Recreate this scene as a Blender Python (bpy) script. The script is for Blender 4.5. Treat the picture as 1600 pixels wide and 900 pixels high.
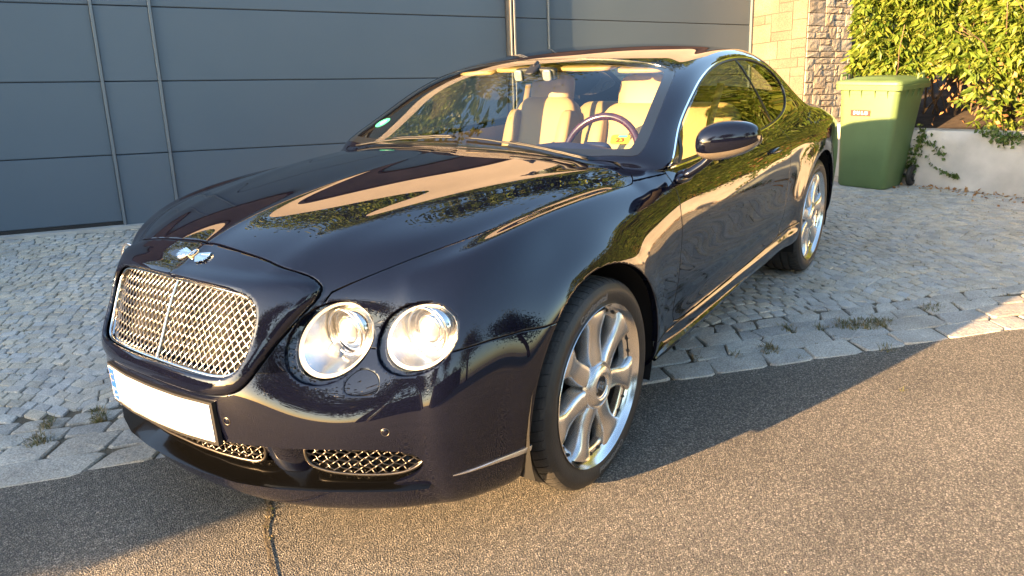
import bpy, math, random
import numpy as np
from mathutils import Matrix, Vector
random.seed(7); RNG = np.random.default_rng(7)
for o_ in list(bpy.data.objects): bpy.data.objects.remove(o_)
SC = bpy.context.scene; COL = SC.collection
# ------------------------------------------------------------------ camera
CAM = np.array([1.8866, 1.9439, 1.3889]); CY, CP, CR, CF = -2.52389, 0.317208, -0.0389847, 1136.146
def cam_axes():
    cy, sy, cp, sp = math.cos(CY), math.sin(CY), math.cos(CP), math.sin(CP)
    f = np.array([cy*cp, sy*cp, -sp]); r = np.array([sy, -cy, 0.]); u = np.cross(r, f)
    c, s = math.cos(CR), math.sin(CR)
    return c*r + s*u, -s*r + c*u, f
CRt, CUp, CFw = cam_axes()
def to_px(P):
    d = np.asarray(P, float) - CAM; z = d @ CFw
    return np.stack([800 + CF*(d @ CRt)/z, 450 - CF*(d @ CUp)/z], -1), z
cam = bpy.data.cameras.new('camera'); cam_o = bpy.data.objects.new('camera', cam); COL.objects.link(cam_o); SC.camera = cam_o
cam.lens = 36*CF/1600; cam.sensor_width = 36; cam.clip_start = .05; cam.clip_end = 1000
cam_o.matrix_world = Matrix([[CRt[i], CUp[i], -CFw[i], CAM[i]] for i in range(3)] + [[0, 0, 0, 1]])
# ------------------------------------------------------------------ sky, sun, exposure
SUN_D = np.array([.94, -.34, .205]); SUN_D /= np.linalg.norm(SUN_D)      # towards the sun
SUN_EL = math.asin(SUN_D[2]); SUN_ROT = math.atan2(SUN_D[0], SUN_D[1])
w = bpy.data.worlds.new('World'); SC.world = w; w.use_nodes = True
nt = w.node_tree; bg = nt.nodes['Background']; sky = nt.nodes.new('ShaderNodeTexSky'); sky.sky_type = 'NISHITA'
sky.sun_disc = False; sky.sun_elevation = SUN_EL; sky.sun_rotation = SUN_ROT; sky.altitude = 200; sky.dust_density = 1.2; sky.ozone_density = 1.2
nt.links.new(sky.outputs[0], bg.inputs[0]); bg.inputs[1].default_value = .10
sl = bpy.data.lights.new('sun', 'SUN'); sl.energy = 5.0; sl.angle = math.radians(.6); sl.color = (1., .62, .29)
so = bpy.data.objects.new('sun', sl); COL.objects.link(so)
so.rotation_euler = Vector(SUN_D).to_track_quat('Z', 'Y').to_euler(); so.location = (20, -8, 8)
SC.view_settings.view_transform = 'Standard'; SC.view_settings.look = 'None'; SC.view_settings.gamma = 1
SC.view_settings.exposure = 2.92
SC.render.engine = 'CYCLES'; SC.cycles.use_denoising = True
SC.cycles.max_bounces = 10; SC.cycles.transparent_max_bounces = 16; SC.cycles.glossy_bounces = 6
SC.cycles.sample_clamp_indirect = 8; SC.cycles.caustics_reflective = False; SC.cycles.caustics_refractive = False
# ------------------------------------------------------------------ materials
def new_mat(name):
    m = bpy.data.materials.new(name); m.use_nodes = True
    return m, m.node_tree, m.node_tree.nodes['Principled BSDF']
def rgba(c): return (c[0], c[1], c[2], 1)
def simple(name, col, rough=.5, metal=0, coat=0, bump=0, bscale=60, var=0, vscale=8, ior=1.5, emis=None, spec=.5):
    m, t, b = new_mat(name); N = t.nodes; L = t.links
    b.inputs['Base Color'].default_value = rgba(col); b.inputs['Roughness'].default_value = rough
    b.inputs['Metallic'].default_value = metal; b.inputs['Coat Weight'].default_value = coat; b.inputs['Coat Roughness'].default_value = .02
    b.inputs['IOR'].default_value = ior; b.inputs['Specular IOR Level'].default_value = spec
    tc = N.new('ShaderNodeTexCoord')
    if var:
        n = N.new('ShaderNodeTexNoise'); n.inputs['Scale'].default_value = vscale; n.inputs['Detail'].default_value = 6; L.new(tc.outputs['Object'], n.inputs['Vector'])
        r = N.new('ShaderNodeMapRange'); r.inputs[1].default_value = .3; r.inputs[2].default_value = .7; r.inputs[3].default_value = 1-var; r.inputs[4].default_value = 1+var
        L.new(n.outputs[0], r.inputs[0]); mx = N.new('ShaderNodeMix'); mx.data_type = 'RGBA'; mx.blend_type = 'MULTIPLY'; mx.inputs[0].default_value = 1
        mx.inputs[6].default_value = rgba(col); L.new(r.outputs[0], mx.inputs[7]); L.new(mx.outputs[2], b.inputs['Base Color'])
    if bump:
        n = N.new('ShaderNodeTexNoise'); n.inputs['Scale'].default_value = bscale; n.inputs['Detail'].default_value = 5; L.new(tc.outputs['Object'], n.inputs['Vector'])
        bp = N.new('ShaderNodeBump'); bp.inputs['Strength'].default_value = bump; bp.inputs['Distance'].default_value = .01
        L.new(n.outputs[0], bp.inputs['Height']); L.new(bp.outputs[0], b.inputs['Normal'])
    return m
def paint_mat():
    m, t, b = new_mat('dark_pearl_paint'); N = t.nodes; L = t.links
    b.inputs['Metallic'].default_value = 0; b.inputs['Specular IOR Level'].default_value = 0.; b.inputs['Roughness'].default_value = .5
    b.inputs['Coat Weight'].default_value = 1; b.inputs['Coat Roughness'].default_value = .012; b.inputs['Coat IOR'].default_value = 1.6
    tc = N.new('ShaderNodeTexCoord'); v = N.new('ShaderNodeTexVoronoi'); v.inputs['Scale'].default_value = 900; L.new(tc.outputs['Object'], v.inputs['Vector'])
    r = N.new('ShaderNodeValToRGB'); r.color_ramp.elements[0].color = (.0010, .0014, .0042, 1); r.color_ramp.elements[1].color = (.0042, .0052, .0145, 1)
    L.new(v.outputs['Color'], r.inputs[0]); L.new(r.outputs[0], b.inputs['Base Color'])
    # fine dust on lower, upward facing surfaces: a faint roughness noise in the coat
    n = N.new('ShaderNodeTexNoise'); n.inputs['Scale'].default_value = 6; n.inputs['Detail'].default_value = 8; L.new(tc.outputs['Object'], n.inputs['Vector'])
    mr = N.new('ShaderNodeMapRange'); mr.inputs[1].default_value = .45; mr.inputs[2].default_value = .8; mr.inputs[3].default_value = .0; mr.inputs[4].default_value = .003
    L.new(n.outputs[0], mr.inputs[0]); L.new(mr.outputs[0], b.inputs['Coat Roughness'])
    bp = N.new('ShaderNodeBump'); bp.inputs['Strength'].default_value = .25; bp.inputs['Distance'].default_value = .0005
    L.new(v.outputs['Distance'], bp.inputs['Height']); L.new(bp.outputs[0], b.inputs['Normal'])
    return m
def glass_mat(name, tint=(1, 1, 1), rough=0., ior=1.5):
    m, t, b = new_mat(name); N = t.nodes; L = t.links; N.remove(b); out = [n for n in N if n.type == 'OUTPUT_MATERIAL'][0]
    tr = N.new('ShaderNodeBsdfTransparent'); tr.inputs[0].default_value = rgba(tint)
    gl = N.new('ShaderNodeBsdfGlossy'); gl.inputs['Roughness'].default_value = rough
    fr = N.new('ShaderNodeFresnel'); g_ = N.new('ShaderNodeNewGeometry'); mi = N.new('ShaderNodeMix'); mi.data_type = 'FLOAT'
    mi.inputs[2].default_value = ior; mi.inputs[3].default_value = 1/ior; L.new(g_.outputs['Backfacing'], mi.inputs[0]); L.new(mi.outputs[0], fr.inputs[0])   # a thin sheet: same reflectance from either side
    mx = N.new('ShaderNodeMixShader'); L.new(fr.outputs[0], mx.inputs[0]); L.new(tr.outputs[0], mx.inputs[1]); L.new(gl.outputs[0], mx.inputs[2]); L.new(mx.outputs[0], out.inputs[0])
    return m
M = {}
M['paint'] = paint_mat()
M['chrome'] = simple('chrome', (.86, .84, .80), .08, 1)
M['mesh'] = simple('grille_mesh_metal', (.27, .265, .255), .28, 1)
M['darkmesh'] = simple('dark_mesh_metal', (.11, .10, .09), .35, 1)
M['alloy'] = simple('painted_alloy', (.66, .65, .63), .27, .92, coat=.2)
M['polish'] = simple('polished_alloy', (.78, .77, .75), .2, 1)
M['barrel'] = simple('shaded_barrel', (.03, .029, .028), .55, .3)  # barrel coloured dark to stand for the shade behind the spokes
M['steel'] = simple('brake_steel', (.07, .068, .065), .45, 1)
M['black'] = simple('black_plastic', (.012, .012, .013), .45)
M['gloss_black'] = simple('gloss_black', (.006, .006, .007), .12, coat=.6)
M['pit'] = simple('shaded_gloss_black', (.002, .002, .002), .12, coat=.3, spec=.2)
M['void'] = simple('dark_liner', (.004, .004, .004), .9)
M['rubber'] = simple('tyre_rubber', (.018, .0175, .017), .5, bump=.15, bscale=160, var=.25, vscale=14)
M['tread'] = simple('tyre_tread_rubber', (.030, .028, .026), .75, bump=.3, bscale=120, var=.3, vscale=20)
M['rubber_text'] = simple('tyre_lettering', (.16, .15, .14), .5)
M['glass'] = glass_mat('window_glass', (.84, .88, .86), 0, 1.85)
M['side_glass'] = glass_mat('side_window_glass', (.62, .68, .64), 0, 1.62)
M['lens'] = glass_mat('headlight_lens', (.98, .98, .98), 0, 1.45)
M['reflector'] = simple('headlight_reflector', (.86, .85, .82), .2, 1, bump=.06, bscale=60)
M['projector'] = simple('projector_glass', (.45, .46, .46), .04, .35, coat=1)
M['frosted'] = simple('frosted_rim', (.62, .60, .55), .4, .25, bump=.2, bscale=260)
M['cream'] = simple('cream_leather', (.36, .255, .115), .5, bump=.08, bscale=300)
M['navy'] = simple('navy_leather', (.018, .026, .075), .5, bump=.1, bscale=300)
M['carpet'] = simple('dark_carpet', (.02, .02, .022), .9)
M['wood'] = simple('walnut_rim', (.045, .014, .022), .2, coat=1, var=.5, vscale=30)
M['plate'] = simple('plate_white', (.86, .86, .85), .35)
M['blue'] = simple('plate_blue', (.01, .07, .38), .35)
M['yellow'] = simple('sticker_yellow', (.42, .29, .03), .5)
M['red'] = simple('sticker_red', (.30, .012, .008), .5)
M['teal'] = simple('sticker_green', (.05, .45, .26), .5)
M['lampred'] = simple('tail_lamp_red', (.35, .01, .01), .15, coat=1)
M['amber'] = simple('indicator_lens', (.26, .22, .18), .1, .5, coat=1)
M['gold'] = simple('gold_enamel', (.80, .66, .38), .3, .6)
# ------------------------------------------------------------------ mesh helpers
def tagp(o, label=None, cat=None, group=None, kind=None):
    if label: o['label'] = label
    if cat: o['category'] = cat
    if group: o['group'] = group
    if kind: o['kind'] = kind
    return o
def empty(name, loc, rz=0, **k):
    o = bpy.data.objects.new(name, None); COL.objects.link(o); o.location = loc; o.rotation_euler = (0, 0, rz); o.empty_display_size = .2
    return tagp(o, **k)
def origin_of(p):
    v = np.zeros(3)
    while p is not None: v = v + np.array(p.location); p = p.parent
    return v
def mesh_data(name, V, F, mat, smooth=False, nrm=None, sharp=None):
    me = bpy.data.meshes.new(name); V = np.asarray(V, float)
    me.from_pydata(V.tolist(), [], F.tolist() if isinstance(F, np.ndarray) else F)
    mats = mat if isinstance(mat, (list, tuple)) else [mat]
    for m in mats: me.materials.append(m)
    if smooth: me.polygons.foreach_set('use_smooth', np.ones(len(me.polygons), bool))
    if sharp is not None and smooth: me.set_sharp_from_angle(angle=math.radians(sharp))
    if nrm is not None: me.normals_split_custom_set(nrm.tolist())
    me.update(); return me
def obj(name, V, F, mat, parent=None, smooth=False, nrm=None, sharp=None, **k):
    """V in world coordinates; parents here only have a location, so the mesh is shifted by it"""
    V = np.asarray(V, float) - origin_of(parent)
    o = bpy.data.objects.new(name, mesh_data(name, V, F, mat, smooth, nrm, sharp)); COL.objects.link(o)
    if parent is not None: o.parent = parent
    return tagp(o, **k)
class MB:
    def __init__(s): s.V = []; s.F = []; s.n = 0; s.mi = []
    def add(s, V, F, mi=0):
        V = np.asarray(V, float); s.V.append(V); s.F += [[int(i)+s.n for i in f] for f in F]; s.mi += [mi]*len(F); s.n += len(V); return s
    def box(s, c, d, R=None, mi=0, taper=0):
        c = np.asarray(c, float); d = np.asarray(d, float)/2
        P = np.array([[x, y, z] for x in (-1, 1) for y in (-1, 1) for z in (-1, 1)], float)
        if taper: P[P[:, 2] > 0, :2] *= 1-taper
        P = P*d
        if R is not None: P = P @ np.asarray(R).T
        return s.add(P+c, [[0, 1, 3, 2], [4, 6, 7, 5], [0, 4, 5, 1], [2, 3, 7, 6], [0, 2, 6, 4], [1, 5, 7, 3]], mi)
    def grid(s, G, mi=0, close_u=False, close_v=False):
        G = np.asarray(G, float); a, b = G.shape[:2]; F = []
        for i in range(a if close_u else a-1):
            for j in range(b if close_v else b-1):
                i2, j2 = (i+1) % a, (j+1) % b; F.append([i*b+j, i2*b+j, i2*b+j2, i*b+j2])
        return s.add(G.reshape(-1, 3), F, mi)
    def tube(s, P, r, n=8, mi=0, cap=True, closed=False, flat=1., up=None):
        P = np.asarray(P, float); T = np.gradient(P, axis=0)
        if closed: T = np.roll(P, -1, 0)-np.roll(P, 1, 0)
        T /= np.maximum(np.linalg.norm(T, axis=1), 1e-9)[:, None]
        U = np.zeros_like(P); u0 = np.array(up if up is not None else ([0, 0, 1.] if abs(T[0][2]) < .9 else [1., 0, 0]), float)
        for i in range(len(P)):
            v = u0-(u0 @ T[i])*T[i]; v /= max(np.linalg.norm(v), 1e-9); U[i] = v
            if up is None: u0 = v
        W = np.cross(T, U); rr = np.broadcast_to(np.asarray(r, float), (len(P),)); a = np.arange(n)*2*math.pi/n + math.pi/n
        G = P[:, None] + rr[:, None, None]*(np.cos(a)[None, :, None]*W[:, None]+flat*np.sin(a)[None, :, None]*U[:, None])
        s.grid(G, mi, close_u=closed, close_v=True)
        if cap and not closed:
            b = s.n-len(P)*n; s.F += [[b+i for i in range(n)], [b+(len(P)-1)*n+i for i in range(n)][::-1]]; s.mi += [mi]*2
        return s
    def lathe(s, prof, c, ax=(0, 1, 0), n=48, mi=0, a0=0, a1=2*math.pi):
        """prof: (radius, distance along ax)"""
        ax = np.asarray(ax, float); ax /= np.linalg.norm(ax); u = np.cross(ax, [0, 0, 1.] if abs(ax[2]) < .9 else [1., 0, 0]); u /= np.linalg.norm(u); v = np.cross(ax, u)
        full = abs(a1-a0-2*math.pi) < 1e-6; a = np.linspace(a0, a1, n, endpoint=not full)
        G = np.asarray(c)+np.array([[r*(math.cos(t)*u+math.sin(t)*v)+h*ax for r, h in prof] for t in a])
        return s.grid(G, mi, close_u=full)
    def sphere(s, c, r, nu=16, nv=10, R=None, mi=0):
        r = np.broadcast_to(np.asarray(r, float), (3,)); P = []
        for i in range(nv+1):
            t = math.pi*i/nv
            P.append([[math.sin(t)*math.cos(a), math.sin(t)*math.sin(a), math.cos(t)] for a in np.arange(nu)*2*math.pi/nu])
        P = np.array(P)*r
        if R is not None: P = P @ np.asarray(R).T
        return s.grid(P+np.asarray(c), mi, close_v=True)
    def prism(s, poly, axis, c, h, mi=0):
        """poly: 2D points, axis: (U,V,W) rows; extruded h along W from c"""
        U, Vv, W = [np.asarray(a, float) for a in axis]; n = len(poly); c = np.asarray(c, float)
        A = np.array([c+p[0]*U+p[1]*Vv for p in poly]); B = A+h*W
        return s.add(np.vstack([A, B]), [list(range(n))[::-1], [n+i for i in range(n)]]+[[i, (i+1) % n, n+(i+1) % n, n+i] for i in range(n)], mi)
    def obj(s, name, mat, parent=None, smooth=False, sharp=None, **k):
        o = obj(name, np.vstack(s.V), s.F, mat, parent, smooth, None, sharp, **k)
        if isinstance(mat, (list, tuple)): o.data.polygons.foreach_set('material_index', s.mi)
        return o
def rotz(a): c, s = math.cos(a), math.sin(a); return np.array([[c, -s, 0], [s, c, 0], [0, 0, 1.]])
def copy_tree(o, parent=None, mirror=False):
    c = o.copy(); COL.objects.link(c); c.parent = parent
    for ch in o.children: copy_tree(ch, c)
    return c
def text_mesh(txt, size, extrude=.001, bold=0.):
    cu = bpy.data.curves.new('t', 'FONT'); cu.body = txt; cu.size = size; cu.extrude = extrude; cu.offset = bold; cu.resolution_u = 3; cu.align_x = 'CENTER'; cu.align_y = 'CENTER'
    o = bpy.data.objects.new('t', cu); COL.objects.link(o); dg = bpy.context.evaluated_depsgraph_get(); me = bpy.data.meshes.new_from_object(o.evaluated_get(dg))
    V = np.array([v.co[:] for v in me.vertices]); F = [list(p.vertices) for p in me.polygons]
    bpy.data.objects.remove(o); bpy.data.curves.remove(cu); bpy.data.meshes.remove(me); return V, F
def frame_from(nrm, up=(0, 0, 1)):
    W = np.asarray(nrm, float); W = W/np.linalg.norm(W); U = np.cross(up, W); U /= np.linalg.norm(U); V = np.cross(W, U); return U, V, W
# ------------------------------------------------------------------ car body: subdivision cage evaluated with numpy, then cut into panels
def cc(V,F):
    V=np.asarray(V,float);F=np.asarray(F);n=len(V);m=len(F)
    fp=V[F].mean(1)
    e=np.stack([F,np.roll(F,-1,1)],2).reshape(-1,2);es=np.sort(e,1)
    key=es[:,0]*n+es[:,1];uk,inv=np.unique(key,return_inverse=True)
    E=np.stack([uk//n,uk%n],1);ne=len(E)
    fi=np.repeat(np.arange(m),4)
    cnt=np.bincount(inv,minlength=ne)
    fs=np.zeros((ne,3));np.add.at(fs,inv,fp[fi])
    mid=V[E].mean(1);bd=cnt==1
    ep=np.where(bd[:,None],mid,(V[E].sum(1)+fs)/4)
    # vertex
    val=np.zeros(n);Q=np.zeros((n,3));Rm=np.zeros((n,3))
    np.add.at(Q,F.ravel(),np.repeat(fp,4,0));fc=np.bincount(F.ravel(),minlength=n)
    for k in (0,1): np.add.at(Rm,E[:,k],mid);np.add.at(val,E[:,k],1)
    v=np.maximum(val,1)[:,None]
    newV=(Q/np.maximum(fc,1)[:,None]+2*Rm/v+(v-3)*V)/v
    B=np.zeros((n,3));bc=np.zeros(n)
    for k in (0,1): np.add.at(B,E[bd,k],V[E[bd,1-k]]);np.add.at(bc,E[bd,k],1)
    isb=bc==2
    newV[isb]=.75*V[isb]+.125*B[isb]
    newV[bc>2]=V[bc>2]
    newV[(fc==1)&isb]=V[(fc==1)&isb]
    ei=inv.reshape(m,4)
    NF=np.stack([F,n+ei,np.repeat((n+ne+np.arange(m))[:,None],4,1),n+np.roll(ei,1,1)],2)
    return np.vstack([newV,ep,fp]),NF.reshape(-1,4)
def limit(V,F):
    n=len(V);e=np.stack([F,np.roll(F,-1,1)],2).reshape(-1,2);es=np.unique(np.sort(e,1),axis=0)
    S=np.zeros((n,3));val=np.zeros(n)
    for k in (0,1): np.add.at(S,es[:,k],V[es[:,1-k]]);np.add.at(val,es[:,k],1)
    D=np.zeros((n,3));np.add.at(D,F.ravel(),V[np.roll(F,-2,1)].reshape(-1,3));fc=np.bincount(F.ravel(),minlength=n)
    v=val[:,None];L=(v*v*V+4*S+D)/(v*(v+5))
    bd=(fc!=val)
    L[bd]=V[bd]
    return L,bd
NJ=9
fr=np.array([0,.16,.315,.46,.59,.71,.815,.91,1.])
x7=np.array([.47,.32,.14,-.06,-.28,-.54,-.67,-.93,-1.20,-1.42,-1.68,-1.98,-2.28,-2.56,-2.84,-3.12,-3.37,-3.58])
y7=np.array([.775,.80,.81,.815,.822,.84,.858,.868,.868,.868,.868,.862,.852,.845,.838,.82,.785,.725])
z7=np.array([.80,.855,.888,.908,.92,.926,.932,.936,.939,.942,.946,.950,.956,.962,.965,.958,.945,.93])
sy=np.array([[.80,.822,.835,.83,.81,.765],[.86,.90,.92,.92,.895,.85],[.875,.93,.945,.945,.92,.87],[.89,.94,.957,.95,.93,.87],[.897,.94,.955,.95,.93,.87],
 [.905,.935,.943,.94,.925,.87]]+[[.91,.935,.94,.937,.925,.87]]*5+[[.912,.935,.942,.94,.927,.87],[.916,.942,.948,.943,.93,.87],[.92,.952,.955,.95,.93,.87],
 [.918,.952,.955,.95,.93,.86],[.90,.94,.945,.94,.92,.85],[.87,.91,.92,.91,.88,.82],[.81,.85,.86,.85,.82,.76]])
sz=np.array([[.715,.61,.47,.33,.205,.155],[.77,.66,.50,.35,.225,.172],[.81,.70,.54,.38,.26,.21],[.84,.73,.57,.40,.28,.23],[.855,.745,.59,.41,.29,.24],
 [.868,.76,.60,.42,.30,.25]]+[[.875,.765,.60,.42,.30,.25]]*5+[[.88,.765,.60,.42,.30,.25],[.885,.77,.60,.42,.30,.25],[.89,.775,.60,.42,.30,.25],
 [.89,.775,.60,.42,.30,.25],[.885,.77,.60,.42,.30,.25],[.875,.76,.60,.42,.30,.25],[.86,.75,.60,.42,.30,.25]])
sdx=np.zeros((18,6)); sdx[0]=[.06,.10,.125,.115,.07,.02]; sdx[1]=[.03,.06,.075,.065,.04,.01]; sdx[2]=[.01,.02,.02,.02,.01,0];sdx[17]=[-.03,-.04,-.045,-.04,-.02,.02]
T0=np.array([[0,.80,.812],[.12,.797,.81],[.235,.785,.806],[.345,.76,.80],[.445,.70,.795],[.535,.64,.795],[.62,.585,.797],[.70,.53,.80]])
Nf={5:[[0,.865,.69],[.13,.862,.69],[.25,.85,.69],[.355,.815,.69],[.45,.735,.695],[.545,.665,.70],[.63,.62,.70],[.72,.58,.71]],
 4:[[0,.93,.575],[.135,.926,.575],[.27,.905,.575],[.385,.85,.585],[.49,.765,.60],[.59,.70,.605],[.68,.655,.61],[.755,.615,.61]],
 3:[[0,.94,.47],[.14,.935,.47],[.28,.915,.47],[.405,.87,.47],[.52,.81,.47],[.615,.755,.47],[.70,.70,.47],[.765,.655,.47]],
 2:[[0,.92,.33],[.14,.915,.33],[.28,.895,.33],[.405,.855,.33],[.52,.80,.33],[.615,.745,.33],[.695,.685,.33],[.76,.64,.33]],
 1:[[0,.88,.200],[.14,.874,.200],[.275,.852,.200],[.40,.815,.200],[.51,.765,.200],[.60,.715,.200],[.68,.655,.200],[.745,.595,.200]],
 0:[[0,.835,.152],[.135,.815,.152],[.265,.795,.152],[.385,.76,.152],[.485,.71,.152],[.575,.65,.152],[.65,.595,.152],[.71,.535,.152]]}
ry=np.array([0,.13,.26,.38,.48,.57,.645,.69])
rx={6:-3.82,5:-3.86,4:-3.875,3:-3.88,2:-3.87,1:-3.84,0:-3.78}
rz={6:.965,5:.86,4:.75,3:.60,2:.42,1:.30,0:.25}
cen={1:(.63,.897),2:(.38,.948),3:(.11,.98),4:(-.15,1.0),5:(-.42,1.015),6:(-.51,1.035),7:(-.80,1.166),8:(-1.10,1.30),9:(-1.38,1.36),10:(-1.66,1.385),11:(-1.98,1.392),
 12:(-2.3,1.372),13:(-2.65,1.31),14:(-3.0,1.21),15:(-3.33,1.09),16:(-3.6,1.02)}
Ed={6:(-.58,.76,.990),7:(-.81,.708,1.105),8:(-1.06,.655,1.222),9:(-1.34,.608,1.300),10:(-1.67,.58,1.340),11:(-2.0,.57,1.352),12:(-2.33,.56,1.335),13:(-2.65,.55,1.27),
 14:(-2.95,.56,1.16),15:(-3.25,.58,1.04),16:(-3.52,.59,.985)}
Ra={6:(-.63,.84,.958),7:(-.85,.80,1.078),8:(-1.09,.765,1.185),9:(-1.37,.715,1.266),10:(-1.70,.68,1.310),11:(-2.03,.665,1.320),12:(-2.35,.66,1.292),13:(-2.60,.68,1.222),
 14:(-2.80,.71,1.11),15:(-3.1,.715,1.005),16:(-3.42,.69,.965)}
def cage():
    V=[];idx={}
    def put(k,p): idx[k]=len(V);V.append(p)
    # T grid
    for i in range(18):
        for j in range(NJ):
            if j==8: p=(x7[i],y7[i],z7[i])
            elif i==0: p=(T0[j][1],T0[j][0],T0[j][2])
            elif i==17:
                y=ry[j];t=(y/.74)**3; p=(rx[6]+(x7[17]-rx[6])*t*1.0,y,rz[6]+(z7[17]-rz[6])*t)
            elif i<=5:
                y=y7[i]*fr[j];t=fr[j]; xc,zc=cen[i]
                p=(xc+(x7[i]-xc)*t**2.2,y,zc+(z7[i]-zc)*t**2.6)
            else:
                xc,zc=cen[i];E=Ed[i];G=Ra[i];B=(x7[i],y7[i],z7[i])
                if j<=4:
                    t=[0,.24,.47,.68,.86][j];p=(xc+(E[0]-xc)*t**2,E[1]*t,zc+(E[2]-zc)*t**2.6)
                elif j==5:p=E
                elif j==6:p=G
                elif j==7:
                    b=.012 if i<15 else 0
                    p=((G[0]+B[0])/2,(G[1]+B[1])/2+b,(G[2]+B[2])/2+b*.4)
            put(('T',i,j),p)
    # S rows
    for v in range(6):
        a=5-v
        for i in range(18): put(('S',v,i),(x7[i]+sdx[i][a],sy[i][a],sz[i][a]))
        for j in range(8): q=Nf[v][j];put(('N',v,j),(q[1],q[0],q[2]))
        for j in range(8):
            yc=sy[17][a];y=ry[j]/.74*yc*.985;t=(y/yc)**3.2
            xc=x7[17]+sdx[17][a];put(('R',v,j),(rx[v]+(xc-rx[v])*t,y,rz[v]+(sz[17][a]-rz[v])*t))
    for i in range(18): idx[('S',6,i)]=idx[('T',i,8)]
    for j in range(8): idx[('N',6,j)]=idx[('T',0,j)];idx[('R',6,j)]=idx[('T',17,j)]
    for v in range(7): idx[('N',v,8)]=idx[('S',v,0)];idx[('R',v,8)]=idx[('S',v,17)]
    F=[]
    for i in range(17):
        for j in range(8): F.append([idx['T',i,j],idx['T',i+1,j],idx['T',i+1,j+1],idx['T',i,j+1]])
    for v in range(6):
        for i in range(17): F.append([idx['S',v,i],idx['S',v+1,i],idx['S',v+1,i+1],idx['S',v,i+1]])
        for j in range(8): F.append([idx['N',v,j],idx['N',v+1,j],idx['N',v+1,j+1],idx['N',v,j+1]])
        for j in range(8): F.append([idx['R',v,j],idx['R',v,j+1],idx['R',v+1,j+1],idx['R',v+1,j]])
    V=np.array(V);F=np.array(F)[:,::-1]
    # fix orientation: outward normals (from centroid)
    # mirror
    n=len(V);on=np.abs(V[:,1])<1e-9;mp=np.arange(n);off=np.where(~on)[0];mp[off]=n+np.arange(len(off))
    V2=V[off]*[1,-1,1];F2=mp[F][:,::-1]
    V=np.vstack([V,V2]);F=np.vstack([F,F2])
    return V,F
def surface(levels=4,interp=6):
    P,F=cage();C=P.copy()
    for _ in range(interp):
        L,bd=limit(C,F);C+=(P-L)*.7
    V=C
    for _ in range(levels):V,F=cc(V,F)
    return V,F
def vnormals(V,F):
    N=np.zeros_like(V)
    d=np.cross(V[F[:,2]]-V[F[:,0]],V[F[:,3]]-V[F[:,1]]) if F.shape[1]==4 else np.cross(V[F[:,1]]-V[F[:,0]],V[F[:,2]]-V[F[:,0]])
    for k in range(F.shape[1]):np.add.at(N,F[:,k],d)
    return N/np.maximum(np.linalg.norm(N,axis=1),1e-12)[:,None]
def cull(P): return P
def chaikin(P, it=2, closed=True):
    P = np.asarray(P, float)
    for _ in range(it):
        if closed: Q = np.roll(P, -1, 0); P = np.stack([.75*P+.25*Q, .25*P+.75*Q], 1).reshape(-1, P.shape[1])
        else:
            Q = np.stack([.75*P[:-1]+.25*P[1:], .25*P[:-1]+.75*P[1:]], 1).reshape(-1, P.shape[1]); P = np.vstack([P[:1], Q, P[-1:]])
    return P
def seg_dist(X, P, closed):
    A = P if closed else P[:-1]; B = np.roll(P, -1, 0) if closed else P[1:]
    best = np.full(len(X), 1e9)
    for a, b in zip(A, B):
        d = b-a; L = d @ d
        if L < 1e-14: continue
        t = np.clip(((X-a) @ d)/L, 0, 1); e = X-a-t[:, None]*d; best = np.minimum(best, (e*e).sum(1))
    return np.sqrt(best)
def sdf(X, P, lim=.06):
    """+ inside, - outside, in metres, clamped"""
    lo, hi = P.min(0)-lim, P.max(0)+lim; out = np.full(len(X), -lim); m = np.all((X > lo) & (X < hi), 1)
    if not m.any(): return out
    Y = X[m]; d = seg_dist(Y, P, True); ins = np.zeros(len(Y), bool); A = P; B = np.roll(P, -1, 0)
    for a, b in zip(A, B):
        c = (a[1] > Y[:, 1]) != (b[1] > Y[:, 1])
        if c.any(): ins[c] ^= (Y[c, 0] < (b[0]-a[0])*(Y[c, 1]-a[1])/(b[1]-a[1])+a[0])
    out[m] = np.clip(np.where(ins, d, -d), -lim, lim); return out
# ---- evaluate the left half
BV, BF = surface(4); keep = (BV[BF][:, :, 1] > -1e-7).all(1); BF = BF[keep]
used = np.unique(BF); mp = -np.ones(len(BV), int); mp[used] = np.arange(len(used)); BF = mp[BF]; BV = BV[used]; BV[np.abs(BV[:, 1]) < 1e-7, 1] = 0
def half_normals(V, F):
    n = vnormals(V, F); on = V[:, 1] == 0; n[on, 1] = 0; return n/np.maximum(np.linalg.norm(n, axis=1), 1e-9)[:, None]
BN = half_normals(BV, BF)
def sst(a, b, x): t = np.clip((x-a)/(b-a), 0, 1); return t*t*(3-2*t)
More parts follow.
